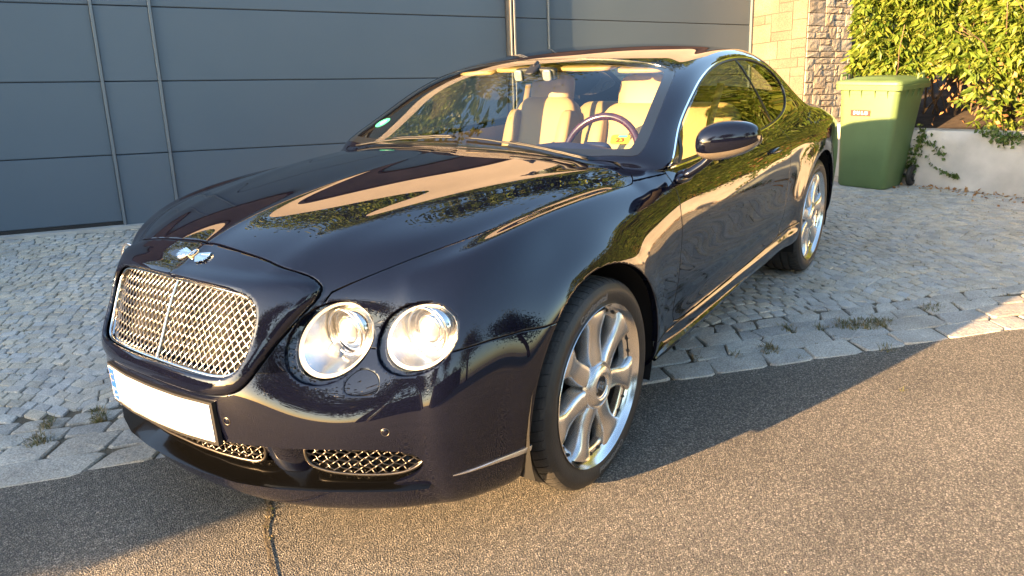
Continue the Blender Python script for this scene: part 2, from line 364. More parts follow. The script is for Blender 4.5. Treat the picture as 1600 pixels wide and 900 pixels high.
# ---- relief: shoulder crest, flares, sill
def relief(V, N):
    x, y, z = V.T; d = np.zeros(len(V))
    crest = chaikin(np.array([[.54, .66], [.42, .735], [.27, .765], [.05, .79], [-.20, .815], [-.42, .838]]), 2, False)
    m = (x > -.7) & (z > .6) & (x < .75); r = np.full(len(V), 9.); r[m] = seg_dist(V[m, :2], crest, False)
    d += .007*np.exp(-(r/.035)**2)*sst(-.55, -.2, x)
    vl = chaikin(np.array([[.68, .474], [.617, .529], [.493, .617], [.385, .665], [.262, .696], [-.055, .751], [-.262, .80], [-.42, .831]]), 2, False)
    r2 = np.full(len(V), 9.); r2[m] = seg_dist(V[m, :2], vl, False); d -= .006*np.exp(-(r2/.05)**2)
    # long crease over the bonnet
    bl = chaikin(np.array([[.70, .34], [.45, .39], [.1, .50], [-.25, .60], [-.5, .70]]), 2, False)
    r3 = np.full(len(V), 9.); mm = (x > -.6) & (z > .75); r3[mm] = seg_dist(V[mm, :2], bl, False); d += .004*np.exp(-(r3/.05)**2)
    d += .0035*np.exp(-(np.abs(y)/.02))*sst(-.5, .3, x)*(z > .78)
    for cx in (0, -2.745):
        rr = np.hypot(x-cx, z-.35); side = sst(.6, .8, np.abs(y))*sst(.12, .3, z)
        rr2 = np.where(z < .35, np.abs(x-cx), rr)
        d += side*(.012 if cx == 0 else .016)*np.exp(-((rr2-.40)/(.07 if cx == 0 else .12))**2)
    # tuck above the sill, and the sill itself
    side = sst(.75, .88, np.abs(y))*sst(-2.46, -2.2, x)*(1-sst(-.85, -.40, x))
    d += side*(-.012*np.exp(-((z-.43)/.05)**2)+.010*sst(.38, .355, z)) if False else side*(-.012*np.exp(-((z-.43)/.05)**2)+.010*(1-sst(.345, .375, z)))
    # door waist: gentle hollow
    d -= side*.006*np.exp(-((z-.62)/.09)**2)
    # rear shoulder crease
    d += .012*np.exp(-((z-.86-.03*sst(-2., -2.7, -x))/.05)**2)*sst(.8, .88, np.abs(y))*(1-sst(-2.5, -1.9, x))*sst(-3.7, -3.3, x)
    return d
BV = BV+BN*relief(BV, BN)[:, None]; BN = half_normals(BV, BF)
TV, TN = BV, BN; TT = np.vstack([BF[:, [0, 1, 2]], BF[:, [0, 2, 3]]])
def split(V, N, T, f):
    f = np.where(np.abs(f) < 2e-6, 0, f); s = np.sign(f)[T]
    cr = np.stack([s[:, 0]*s[:, 1] < 0, s[:, 1]*s[:, 2] < 0, s[:, 2]*s[:, 0] < 0], 1); nc = cr.sum(1)
    if not nc.any(): return V, N, T
    e = np.stack([T, np.roll(T, -1, 1)], 2); es = np.sort(e, 2); key = es[..., 0].astype(np.int64)*len(V)+es[..., 1]
    ck = np.unique(key[cr]); a, b = ck//len(V), ck % len(V); t = f[a]/(f[a]-f[b])
    nV = V[a]+(V[b]-V[a])*t[:, None]; nN = N[a]+(N[b]-N[a])*t[:, None]; nN /= np.linalg.norm(nN, axis=1)[:, None]
    idx = lambda k: len(V)+np.searchsorted(ck, k)
    out = [T[nc == 0]]
    for k in range(3):
        m = (nc == 1) & cr[:, k]; a_, b_, c_ = T[m][:, k], T[m][:, (k+1) % 3], T[m][:, (k+2) % 3]; q = idx(key[m][:, k]) if m.any() else a_
        out += [np.stack([a_, q, c_], 1), np.stack([q, b_, c_], 1)]
        m = (nc == 2) & cr[:, k] & cr[:, (k+2) % 3]
        a_, b_, c_ = T[m][:, k], T[m][:, (k+1) % 3], T[m][:, (k+2) % 3]
        if m.any():
            p, q = idx(key[m][:, k]), idx(key[m][:, (k+2) % 3])
            out += [np.stack([a_, p, q], 1), np.stack([p, b_, c_], 1), np.stack([p, c_, q], 1)]
    return np.vstack([V, nV]), np.vstack([N, nN]), np.vstack(out)
# ---- the outlines (metres; yz front view, xy plan, xz side)
A_ = np.array
shell_p = chaikin(A_([[-.473, .793], [-.437, .825], [-.372, .845], [-.257, .862], [-.129, .873], [0, .879], [.129, .873], [.257, .862], [.372, .845], [.437, .825], [.473, .793],
 [.430, .728], [.398, .672], [.376, .619], [.358, .578], [.325, .549], [.244, .538], [.15, .54], [0, .543], [-.15, .54], [-.244, .538], [-.325, .549], [-.358, .578], [-.376, .619], [-.398, .672], [-.430, .728]]))
gr = [[0, .800], [.18, .797], [.28, .789], [.325, .776], [.345, .752], [.345, .70], [.340, .64], [.325, .603], [.285, .588], [.18, .590], [0, .592]]
grille_p = chaikin(A_(gr+[[-a, b] for a, b in gr[::-1][1:-1]]))
bon_p = A_([[.95, .47], [.75, .47], [.68, .474], [.617, .529], [.561, .573], [.493, .617], [.385, .668], [.262, .703], [.10, .735], [-.055, .762], [-.262, .803], [-.43, .832],
 [-.50, .80], [-.555, .755], [-.525, .658], [-.485, .517], [-.437, .325], [-.418, .16], [-.412, 0]]); bon_p = chaikin(np.vstack([bon_p, bon_p[::-1][1:]*[1, -1]]), 1)
scr = [[-.445, 0], [-.455, .2], [-.475, .4], [-.515, .56], [-.555, .68], [-.588, .765], [-.64, .778], [-.76, .757], [-1.02, .703], [-1.17, .668], [-1.25, .635], [-1.268, .56], [-1.25, .40], [-1.236, .2], [-1.232, 0]]
scr_p = chaikin(A_(scr+[[a, -b] for a, b in scr[::-1][1:-1]]))
rw = [[-2.48, 0], [-2.47, .25], [-2.44, .43], [-2.50, .50], [-2.9, .535], [-3.20, .555], [-3.30, .50], [-3.34, .25], [-3.35, 0]]
rw_p = chaikin(A_(rw+[[a, -b] for a, b in rw[::-1][1:-1]]))
win_p = chaikin(A_([[-.655, .944], [-.76, 1.012], [-.887, 1.083], [-1.0, 1.138], [-1.10, 1.181], [-1.23, 1.225], [-1.38, 1.261], [-1.55, 1.289], [-1.72, 1.305], [-1.9, 1.311], [-2.08, 1.305], [-2.27, 1.283], [-2.41, 1.248], [-2.50, 1.19], [-2.525, 1.13],
 [-2.50, 1.07], [-2.42, 1.02], [-2.30, .99], [-2.10, .968], [-1.8, .953], [-1.4, .946], [-1.02, .941], [-.75, .937]]))
door_p = chaikin(A_([[-.662, .951], [-.655, .93], [-.645, .90], [-.636, .855], [-.639, .797], [-.647, .72], [-.642, .635], [-.629, .558], [-.600, .454], [-.585, .400], [-.60, .368], [-.75, .364], [-1.4, .368], [-1.85, .376], [-2.02, .39], [-2.05, .45],
 [-2.09, .60], [-2.13, .80], [-2.14, .93], [-2.10, .975], [-1.8, .975], [-1.02, .96]]), 1)
lens_in, lens_out = (.519, .674, .082, .093), (.722, .683, .086, .080)
hole_in, hole_out = (.512, .670, .095, .102), (.714, .681, .097, .089)
open_p = chaikin(A_([[-.70, .388], [-.62, .400], [-.45, .397], [0, .392], [.45, .397], [.62, .400], [.70, .388], [.742, .372], [.752, .345], [.738, .31], [.70, .282], [.62, .268], [.45, .262], [0, .268], [-.45, .262], [-.62, .268], [-.70, .282], [-.738, .31], [-.752, .345], [-.742, .372]]))
tow_p = chaikin(A_([[.573, .573], [.583, .594], [.606, .609], [.640, .600], [.656, .580], [.658, .556], [.64, .547], [.60, .545], [.578, .553]]))
strip_p = A_([[.600, .304], [.52, .319], [.405, .330], [.385, .331], [.385, .312], [.405, .311], [.5, .303]])
boot_p = chaikin(A_([[-3.37, 0], [-3.36, .45], [-3.33, .56], [-3.42, .62], [-3.7, .62], [-3.80, .55], [-3.84, 0], [-3.80, -.55], [-3.7, -.62], [-3.42, -.62], [-3.33, -.56], [-3.36, -.45]]), 1)
xz = lambda V: V[:, [0, 2]]; yz = lambda V: V[:, [1, 2]]; xy = lambda V: V[:, [0, 1]]
def ell(c):
    def f(V): q = np.hypot((V[:, 1]-c[0])/c[2], (V[:, 2]-c[1])/c[3]); return np.clip(np.minimum((1-q)*min(c[2], c[3]), V[:, 0]-.3), -.06, .06)
    return f
zl_y = [0, .40, .437, .6, .65, .80, .865, .903, .93, 1.]; zl_z = [.67, .671, .663, .654, .652, .650, .662, .663, .656, .655]
FLD = {
 'shell': lambda V: np.minimum(sdf(yz(V), shell_p), V[:, 0]-.5),
 'grille': lambda V: np.minimum(sdf(yz(V), grille_p), V[:, 0]-.5),
 'bonnet': lambda V: np.minimum(sdf(xy(V), bon_p), V[:, 2]-.6),
 'screen': lambda V: np.minimum(sdf(xy(V), scr_p), V[:, 2]-.6),
 'rearwin': lambda V: np.minimum(sdf(xy(V), rw_p), V[:, 2]-.6),
 'window': lambda V: np.minimum(sdf(xz(V), win_p), np.abs(V[:, 1])-.5),
 'door': lambda V: np.minimum(sdf(xz(V), door_p), np.abs(V[:, 1])-.5),
 'li': ell(lens_in), 'lo': ell(lens_out), 'hi': ell(hole_in), 'ho': ell(hole_out),
 'open': lambda V: np.minimum(sdf(yz(V), open_p), V[:, 0]-.35),
 'tow': lambda V: np.minimum(sdf(yz(V), tow_p), V[:, 0]-.35),
 'strip': lambda V: np.minimum(sdf(xz(V), strip_p), V[:, 1]-.6),
 'arch': lambda V: np.clip(np.minimum(.40-np.minimum(np.hypot(V[:, 0], np.maximum(V[:, 2]-.35, 0)), np.hypot(V[:, 0]+2.745, np.maximum(V[:, 2]-.35, 0))), np.abs(V[:, 1])-.55), -.06, .06),
 'bumper': lambda V: np.clip(np.minimum(np.interp(V[:, 1], zl_y, zl_z)-V[:, 2], V[:, 0]-.05), -.06, .06),
 'sill': lambda V: np.clip(np.minimum(np.interp(V[:, 0], [-2.4, -2.0, -.5], [.40, .392, .358])-V[:, 2], np.minimum(-.2-V[:, 0], V[:, 0]+2.6)), -.06, .06),
 'cowlside': lambda V: np.clip(np.minimum(.928-V[:, 2], V[:, 0]+.66), -.06, .06),
 'boot': lambda V: np.minimum(sdf(xy(V), boot_p), V[:, 2]-.5),
 'rbumper': lambda V: np.clip(np.minimum(.56-V[:, 2], -3.12-V[:, 0]), -.06, .06),
 'tail': lambda V: np.clip(np.minimum((1-np.hypot((V[:, 1]-.62)/.13, (V[:, 2]-.76)/.085))*.085, -3.3-V[:, 0]), -.06, .06),
}
GAP = .0016
cuts = [('shell', (GAP, -GAP, -.0045, .005, .010, .017, .028)), ('grille', (0, -.004, -.010)), ('bonnet', (GAP, -GAP, .0045, -.0045)), ('screen', (0, .003, .045)), ('rearwin', (0, .03)), ('window', (0, .0055, .012)), ('door', (GAP, -GAP, .0045, -.0045)),
        ('hi', (0, .004)), ('ho', (0, .004)), ('li', (0,)), ('lo', (0,)), ('open', (0, -.006)), ('tow', (.0008, -.0008)), ('arch', (0, -.006, -.014)), ('bumper', (GAP, -GAP, .0045, -.0045)), ('sill', (GAP, -GAP)),
        ('cowlside', (GAP, -GAP, .004, -.004)), ('boot', (GAP, -GAP)), ('rbumper', (GAP, -GAP)), ('tail', (0,))]
for nm, lv in cuts:
    for l in lv: TV, TN, TT = split(TV, TN, TT, FLD[nm](TV)-l)
TC = TV[TT].mean(1); FC = {k: f(TC) for k, f in FLD.items()}
g = GAP; nshell, nb = FC['shell'] < -g, FC['bonnet'] < -g
glassy = (FC['screen'] > 0) | (FC['rearwin'] > 0) | (FC['window'] > 0)
cut_out = (FC['arch'] > 0) | (FC['hi'] > 0) | (FC['ho'] > 0) | (FC['open'] > 0) | (FC['tail'] > 0)
front = TC[:, 0] > -.66
P_ = {}
P_['grille_surround'] = (FC['shell'] > g) & (FC['grille'] < 0)
P_['bonnet'] = (FC['bonnet'] > g) & nshell & ~cut_out
P_['front_bumper'] = (FC['bumper'] > g) & (TC[:, 0] > .05) & nshell & ~cut_out & (np.abs(FC['tow']) > .0008) & (FC['tow'] < 0)
P_['tow_cover'] = (FC['tow'] > .0008)
P_['front_fender'] = (TC[:, 0] > -.66) & ~((FC['bumper'] > -g) & (TC[:, 0] > .05)) & nshell & nb & ~cut_out & ~glassy & (FC['door'] < -g) & (FC['sill'] < -g) & ((FC['cowlside'] > g) | (TC[:, 0] > -.35))
P_['door'] = (FC['door'] > g) & (FC['window'] < 0) & ~cut_out
P_['sill_panel'] = (FC['sill'] > g) & (FC['door'] < -g) & ~cut_out
P_['boot_lid'] = (FC['boot'] > g) & ~cut_out & ~glassy
P_['rear_bumper'] = (FC['rbumper'] > g) & ~cut_out
P_['body_shell'] = ~cut_out & ~glassy & nb & nshell & (FC['door'] < -g) & (FC['sill'] < -g) & (FC['boot'] < -g) & (FC['rbumper'] < -g) & (~front | ((FC['cowlside'] < -g) & (TC[:, 0] < -.35) & (TC[:, 2] > .9))) 
def sub(mask, disp=None, renorm=False, side=1):
    T = TT[mask]; u = np.unique(T); m = -np.ones(len(TV), int); m[u] = np.arange(len(u)); V, N, T = TV[u].copy(), TN[u].copy(), m[T]
    if disp is not None: V = V+N*disp(V)[:, None]
    if renorm: N = half_normals(V, T)
    if side < 0: V = V*[1, -1, 1]; N = N*[1, -1, 1]; T = T[:, ::-1]
    return V, N, T
def both(mask, disp=None, renorm=False):
    V, N, T = sub(mask, disp, renorm); n = len(V); on = V[:, 1] == 0; mp = np.arange(n); off = np.where(~on)[0]; mp[off] = n+np.arange(len(off))
    return np.vstack([V, V[off]*[1, -1, 1]]), np.vstack([N, N[off]*[1, -1, 1]]), np.vstack([T, mp[T][:, ::-1]])
def boundary(T):
    e = np.vstack([T[:, [0, 1]], T[:, [1, 2]], T[:, [2, 0]]]); n = T.max()+1; k = np.sort(e, 1); key = k[:, 0].astype(np.int64)*n+k[:, 1]
    u, i, c = np.unique(key, return_index=True, return_counts=True); return e[i[c == 1]]
def walled(V, N, T, depth=.012, skip_mid=False, edge=.75):
    """turn the open edge of a panel inwards, as pressed sheet metal does"""
    E = boundary(T)
    if skip_mid: E = E[~((V[E[:, 0], 1] == 0) & (V[E[:, 1], 1] == 0))]
    ed = V[E[:, 1]]-V[E[:, 0]]; out = np.zeros_like(V)
    for k_ in (0, 1): np.add.at(out, E[:, k_], np.cross(ed, N[E[:, k_]]))
    out /= np.maximum(np.linalg.norm(out, axis=1), 1e-9)[:, None]; N = N.copy(); bb_ = np.unique(E); N0 = N.copy(); N[bb_] = N[bb_]+edge*out[bb_]; N[bb_] /= np.linalg.norm(N[bb_], axis=1)[:, None]
    b = np.unique(E); m = -np.ones(len(V), int); m[b] = len(V)+np.arange(len(b)); d = np.broadcast_to(np.asarray(depth, float), (len(V),))
    W = V[b]-N0[b]*d[b][:, None]; V2 = np.vstack([V, W]); Q = np.stack([E[:, 1], E[:, 0], m[E[:, 0]], m[E[:, 1]]], 1)
    fn = np.cross(V2[Q[:, 2]]-V2[Q[:, 0]], V2[Q[:, 3]]-V2[Q[:, 1]]); fn /= np.maximum(np.linalg.norm(fn, axis=1), 1e-12)[:, None]
    nrm = np.vstack([N[T].reshape(-1, 3), np.repeat(fn, 4, 0)])
    return V2, T.tolist()+Q.tolist(), nrm
def panel(name, S, mat, parent, depth=.012, wall=True, edge=None, **k):
    edge = (.5 if mat is M['paint'] else 0) if edge is None else edge
    V, N, T = S
    if wall: V, F, nrm = walled(V, N, T, depth, edge=edge)
    else: F, nrm = T.tolist(), N[T].reshape(-1, 3)
    return obj(name, V, F, mat, parent, True, nrm, **k)
CAR = empty('car', (-1.37, 0, 0), label='dark blue-black two-door coupe with chrome mesh grille, parked across the cobbled driveway', cat='car')
PAINT = M['paint']
def bull(l, r):     # rounded edge: 0 at the outline, full height r metres inside
    t = np.clip(l/r, 0, 1); return np.sqrt(np.maximum(1-(1-t)**2, 0))
def d_shell(V):
    s = FLD['shell'](V); q = FLD['grille'](V); side = 1-sst(.80, .845, V[:, 2])
    h = .020*bull(s, .028)*side; h = h*1.0
    return h-.010*(1-bull(-q, .010))
panel('grille_surround', both(P_['grille_surround'], d_shell, True), PAINT, CAR, .03)
panel('bonnet', both(P_['bonnet']), PAINT, CAR)
fb = lambda V: -.010*(1-bull(-FLD['open'](V), .006)) 
panel('front_bumper', both(P_['front_bumper'], fb, False), PAINT, CAR, .011, edge=.3)
arch_d = lambda V: -.006*(1-bull(-FLD['arch'](V), .014))
for s in (1, -1):
    panel('tow_cover' if s > 0 else 'tow_cover', sub(P_['tow_cover'], side=s), PAINT, CAR, .004, edge=0)
    panel('front_fender', sub(P_['front_fender'], side=s), PAINT, CAR, .02)
    panel('sill_panel', sub(P_['sill_panel'], side=s), PAINT, CAR)
panel('body_shell', both(P_['body_shell']), PAINT, CAR, .016)
panel('boot_lid', both(P_['boot_lid']), PAINT, CAR); panel('rear_bumper', both(P_['rear_bumper']), PAINT, CAR)
DOOR = {}
for s in (1, -1): DOOR[s] = panel('door', sub(P_['door'], side=s), PAINT, CAR)
# dark sheet just under the shut lines, so that a gap is a dark groove
near = np.zeros(len(TT), bool)
for k in ('shell', 'bonnet', 'door', 'bumper', 'sill', 'cowlside', 'boot', 'rbumper', 'tow'): near |= np.abs(FC[k]) < .03
near &= ~glassy & ~cut_out & (FC['grille'] < -.02) & (FC['window'] < -.02)
panel('shut_line_backing', both(near, lambda V: np.full(len(V), -.011)), M['void'], CAR, wall=False)
# ---- glazing
m_glass = FC['screen'] > 0
ws = panel('windscreen', both(FC['screen'] > .003, lambda V: np.full(len(V), -.001)), M['glass'], CAR, .004)
panel('windscreen_border', both((FC['screen'] > .003) & (FC['screen'] < .045) & (TC[:, 0] < -.60), lambda V: np.full(len(V), -.004)), M['black'], ws, .002)
panel('windscreen_border', both((FC['screen'] > .003) & (FC['screen'] < .045) & (TC[:, 0] >= -.60), lambda V: np.full(len(V), -.004)), M['black'], ws, .002)
panel('windscreen_seal', both((FC['screen'] > 0) & (FC['screen'] < .003), lambda V: np.full(len(V), .0005)), M['gloss_black'], ws, .01)
rwd = panel('rear_window', both(FC['rearwin'] > 0), M['side_glass'], CAR, .004)
panel('rear_window_border', both((FC['rearwin'] > 0) & (FC['rearwin'] < .03), lambda V: np.full(len(V), -.004)), M['black'], rwd, .002)
rear_q = -2.02
for s in (1, -1):
    wn = panel('side_window', sub((FC['window'] > .0055), lambda V: np.full(len(V), -.005), side=s), M['side_glass'], CAR, .004)
    panel('window_trim', sub((FC['window'] > 0) & (FC['window'] < .0055), lambda V: np.full(len(V), .002), side=s), M['chrome'], wn, .006)
    panel('window_seal', sub((FC['window'] > .0055) & (FC['window'] < .012), lambda V: np.full(len(V), .0), side=s), M['black'], wn, .01)
    # the upright bars: quarter light in front, door glass edge behind
    for (xa, za, xb, zb, wd) in ((-.800, .955, -.80, 1.045, .013), (-2.06, .985, -1.90, 1.30, .010)):
        a = np.linspace(0, 1, 9); X = xa+(xb-xa)*a; Z = za+(zb-za)*a
        if xa > -1: X, Z = np.linspace(-.785, -.86, 9), np.linspace(.945, 1.062, 9)
        idx = [np.argmin((TV[:, 0]-px)**2+(TV[:, 2]-pz)**2+(TV[:, 1] < .4)*9) for px, pz in zip(X, Z)]
        Pp = np.stack([X, s*(TV[idx, 1]-.006), Z], 1)
        MB().tube(Pp, wd, 6, flat=.5, up=(0, s, .6)).obj('window_bar', M['black'], wn, True, sharp=40)
# ---- door handles
for s in (1, -1):
    c = np.array([-1.885, s*.917, .852]); U, V_, W = frame_from((.01, s*.93, .33))
    b = MB(); b.prism([(.055*math.cos(a), .027*math.sin(a)) for a in np.arange(24)*math.pi/12], (U, V_, W), c-.004*W, .0045); hc = b.obj('handle_cup', M['gloss_black'], DOOR[s], True, sharp=30)
    b = MB(); xs = np.linspace(-.095, .075, 14); P = np.array([c+U*0+np.array([-x*1., 0, 0])+W*(.007+.017*abs(math.sin(math.pi*i/13))**.6)+V_*(.002) for i, x in enumerate(xs)])
    b.tube(P, [.006+.007*abs(math.sin(math.pi*i/13))**.7 for i in range(14)], 10, flat=.6, up=W); b.obj('handle', PAINT, DOOR[s], True)
# ---- chrome strips on bumper corners and along the sill
for s in (1, -1):
    kk = (TV[:, 0] > .37) & (TV[:, 0] < .64) & (TV[:, 2] > .27) & (TV[:, 2] < .36) & (TV[:, 1] > .6); pf = np.polyfit(TV[kk, 0], TV[kk, 1], 4); qf = np.polyfit(TV[kk, 2], TV[kk, 1]-np.polyval(pf, TV[kk, 0]), 2)
    G = []
    for t in np.linspace(0, 1, 24):
        x = .600-.205*t; zc = .3045+.017*t**.8; hh = .0012+.0085*t**.8; row = []
        for dz, lift in ((-1, -.004), (-1, .0022), (-.7, .0035), (.7, .0035), (1, .0022), (1, -.004)): z = zc+dz*hh; row.append([x+.4*lift, s*(np.polyval(pf, x)+np.polyval(qf, z)+lift), z])
        G.append(row)
    b = MB(); b.grid(np.array(G)); b.obj('bumper_strip', M['alloy'], CAR, True, sharp=40)
    xs = np.linspace(-.43, -2.30, 40); zs = np.interp(xs, [-2.4, -2.0, -.43], [.385, .375, .338])
    idx = [np.argmin((TV[:, 0]-a)**2+(TV[:, 2]-b)**2+(TV[:, 1] < .4)*9) for a, b in zip(xs, zs)]
    # lower sill moulding
    P = np.stack([xs, s*(TV[idx, 1]-.016), zs-.062], 1); MB().tube(P, np.interp(np.arange(40), [0, 2, 37, 39], [.008, .02, .02, .006]), 8, flat=.9).obj('sill_moulding', M['gloss_black'], CAR, True, sharp=40)
    # wheel arch liners
    for cx in (0, -2.745):
        b = MB(); a = np.linspace(-.35, math.pi+.35, 30)
        b.grid(np.array([[[cx+.412*math.cos(t), s*y, .35+.412*math.sin(t)] for y in (.50, .70, .935)] for t in a]))
        b.grid(np.array([[[cx+r*math.cos(t), s*.50, .35+r*math.sin(t)] for r in (0, .412)] for t in a])); b.obj('arch_liner', M['void'], CAR, True)
# ---- grille: fitted surface x(y,z) just inside the surround
gm = (FLD['grille'](BV) > -.03); yy, zz = BV[gm, 1], BV[gm, 2]
gx = lambda y, z: np.stack([np.ones_like(y), y**2, y**4, z, z**2, z**3, y**2*z, y**4*z, y**6], -1)
gcoef = np.linalg.lstsq(gx(yy, zz), BV[gm, 0], rcond=None)[0]
gsurf = lambda y, z: gx(np.asarray(y, float), np.asarray(z, float)) @ gcoef
def woven(poly, surf, pitch, depth, wob, w, parent, name, mat, ang=(46, -46), step=.0045, marg=.0):
    b = MB(); lo, hi = poly.min(0), poly.max(0); c = (lo+hi)/2; R = np.linalg.norm(hi-lo)/2
    for fam, an in enumerate(ang):
        a = math.radians(an); d = np.array([math.cos(a), math.sin(a)]); nn = np.array([-d[1], d[0]])
        for k in range(-int(R/pitch)-1, int(R/pitch)+2):
            s = np.arange(-R, R, step); P2 = c+nn*(k*pitch)+s[:, None]*d
            ins = sdf(P2, poly) > marg
            if ins.sum() < 4: continue
            i0, i1 = np.where(ins)[0][[0, -1]]; P2 = P2[i0:i1+1]; s = s[i0:i1+1]
            ph = math.pi*s/(pitch/math.sin(math.radians(abs(ang[0]-ang[1])))) + (math.pi if k % 2 else 0)+(math.pi if fam else 0)
            x = surf(P2[:, 0], P2[:, 1])-depth+wob*np.sin(ph)
            # the strips bow sideways between crossings, giving the scalloped look
            P = np.stack([x, P2[:, 0], P2[:, 1]], 1); b.tube(P, w, 6, cap=False, flat=.55, up=(.95, 0, .35))
    return b.obj(name, mat, parent, True, kind='stuff')
GR = empty('radiator_grille', (0, 0, 0)); GR.parent = CAR; GR.location = (1.37, 0, 0)
woven(grille_p, gsurf, .0172, .013, .0009, .0022, GR, 'woven_mesh', M['mesh'], (49, -49))
zz_ = np.linspace(.589, .803, 20); MB().tube(np.stack([gsurf(zz_*0, zz_)-.008, zz_*0, zz_], 1), .0042, 8).obj('centre_bar', M['chrome'], GR, True)
P2 = grille_p; fr_ = MB(); fr_.tube(np.stack([gsurf(P2[:, 0], P2[:, 1])-.001, P2[:, 0], P2[:, 1]], 1), .0055, 10, closed=True).obj('grille_frame', M['chrome'], GR, True)
# chrome wall of the frame, dark duct behind
b = MB(); b.grid(np.array([np.stack([gsurf(P2[:, 0], P2[:, 1])-d, P2[:, 0]*k, (P2[:, 1]-.69)*k+.69], 1) for d, k in ((-.001, 1), (.012, .992), (.022, .985))]).transpose(1, 0, 2), close_u=True); b.obj('frame_wall', M['chrome'], GR, True)
yb, zb_ = np.meshgrid(np.linspace(-.36, .36, 13), np.linspace(.56, .82, 7), indexing='ij'); b = MB(); b.grid(np.stack([gsurf(yb*.9, zb_)-.07, yb, zb_], -1)); b.obj('grille_backing', M['void'], GR)
# ---- winged badge
def badge():
    c = np.array([.742, 0, .8535]); c = c+np.array([.47, 0, .88])*.002; U, V_, W = frame_from((.46, 0, .89), (1, 0, 0)); U, V_ = np.array([0, 1., 0]), np.cross(W, [0, 1., 0])
    g_ = empty('winged_badge', (1.37, 0, 0)); g_.parent = CAR
    for s in (1, -1):
        b = MB()
        for k in range(11):
            t = k/10; a = math.radians(-38+52*t); L = .68*(.030+.050*math.sin(math.pi*(.12+.60*t)))*(1.05 if t > .3 else .95); r0 = .012
            d = np.array([s*math.cos(a), math.sin(a)]); n2 = np.array([-d[1], d[0]]); o_ = np.array([s*.008, .004*(t-.5)])
            wd = .0027; pts = [o_+d*r0-n2*wd*.6, o_+d*(r0+L*.8)-n2*wd, o_+d*(r0+L), o_+d*(r0+L*.8)+n2*wd, o_+d*r0+n2*wd*.6]
            if s < 0: pts = pts[::-1]
            b.prism(pts, (U, V_, W), c+W*(-.001+.0009*(k % 2)), .003)
        b.obj('wing', M['chrome'], g_, kind='stuff')
    b = MB(); b.prism([(.0145*math.cos(a), .0175*math.sin(a)) for a in np.arange(28)*math.pi/14], (U, V_, W), c, .0045); b.obj('medallion', M['gold'], g_)
    b = MB(); b.prism([(.012*math.cos(a), .015*math.sin(a)) for a in np.arange(28)*math.pi/14], (U, V_, W), c, .0052); b.obj('medallion_field', M['gloss_black'], g_)
    V, F = text_mesh('B', .030, .0012, .0006); V = c+V[:, :1]*U+V[:, 1:2]*V_+(V[:, 2:]+.0060)*W; obj('letter', V, F, M['chrome'], g_)
badge()
# ---- headlights
def lerp(a, b, t): return a+(b-a)*t
for s in (1, -1):
    for lk, hk, le, xb, nm in (('li', 'hi', lens_in, .585, 0), ('lo', 'ho', lens_out, .475, 1)):
        H = empty('headlight', (1.37, 0, 0)); H.parent = CAR
        dome = lambda V: .006*np.sqrt(np.clip(FLD[lk](V)/.08, 0, 1))-.004
        panel('lens_cover', sub(FC[lk] > 0, dome, True, side=s), M['lens'], H, .008)
        ring = lambda V: -.014*bull(FLD[hk](V), .004)-.0*V[:, 0]
        panel('headlight_bezel', sub((FC[hk] > 0) & (FC[lk] < 0) & (FC['shell'] < .0), ring, True, side=s), PAINT, H, .004, edge=0)
        # rim loop on the body surface
        bm_ = (FLD[lk](TV) > -.002) & (FLD[lk](TV) < .02); cy, cz, ry_, rz_ = le
        Q = TV[(np.abs(FLD[lk](TV)) < .012) & (TV[:, 0] > .35)]
        A6 = lambda y, z: np.stack([np.ones_like(y), y, z, y*z, y*y, z*z, y**3, y*y*z], -1); co = np.linalg.lstsq(A6(Q[:, 1], Q[:, 2]), Q[:, 0], rcond=None)[0]
        a = np.arange(48)*math.pi/24
        def loop(k, xf): 
            y, z = cy+ry_*k*np.cos(a), cz+rz_*k*np.sin(a); x = A6(y, z) @ co
            return np.stack([xf(x, y, z), s*y, z], 1)
        mean = (A6(np.array([cy]), np.array([cz])) @ co)[0]
        py_, pz_ = cy+.004, cz+.012
        def circ(r, x): return np.stack([np.full(48, x), s*(py_+r*np.cos(a)), pz_+r*np.sin(a)], 1)
        xo = mean-.010       # plane of the projector front ring
        # frosted outer band then bowl
        G = np.array([loop(.985, lambda x, y, z: x-.010), loop(.95, lambda x, y, z: x-.012), loop(.90, lambda x, y, z: x-.014)]); b = MB(); b.grid(G.transpose(1, 0, 2), close_u=True); b.obj('frosted_band', M['frosted'], H, True)
        L0 = loop(.90, lambda x, y, z: x-.014); C1 = circ(.060, xo-.055); b = MB(); b.grid(np.array([lerp(L0, C1, t)-np.array([.018*math.sin(math.pi*t), 0, 0]) for t in np.linspace(0, 1, 9)]).transpose(1, 0, 2), close_u=True); b.obj('reflector_bowl', M['reflector'], H, True)
        b = MB(); b.lathe([(.060, -.055), (.059, -.040), (.053, -.036), (.050, -.040), (.047, -.055), (.043, -.052), (.0405, -.030), (.037, -.028), (.035, -.034)], (xo, s*py_, pz_), (1, 0, 0), 40); b.obj('projector_ring', M['chrome'], H, True)
        b = MB(); b.lathe([(.0001, -.014), (.010, -.015), (.020, -.019), (.029, -.026), (.035, -.036)], (xo, s*py_, pz_), (1, 0, 0), 32); b.obj('projector_lens', M['projector'], H, True)
        b = MB(); b.tube(circ(.062, xo-.022), .0042, 8, closed=True); b.obj('trim_ring', M['reflector'], H, True)
        if nm == 0:      # indicator lamp low in the inner unit
            b = MB(); b.lathe([(.0001, .0), (.012, -.002), (.020, -.008), (.024, -.016), (.026, -.02)], (mean-.012, s*(cy-.030), cz-.048), (.7, s*.4, .2), 24); b.obj('indicator_bulb', M['projector'], H, True)
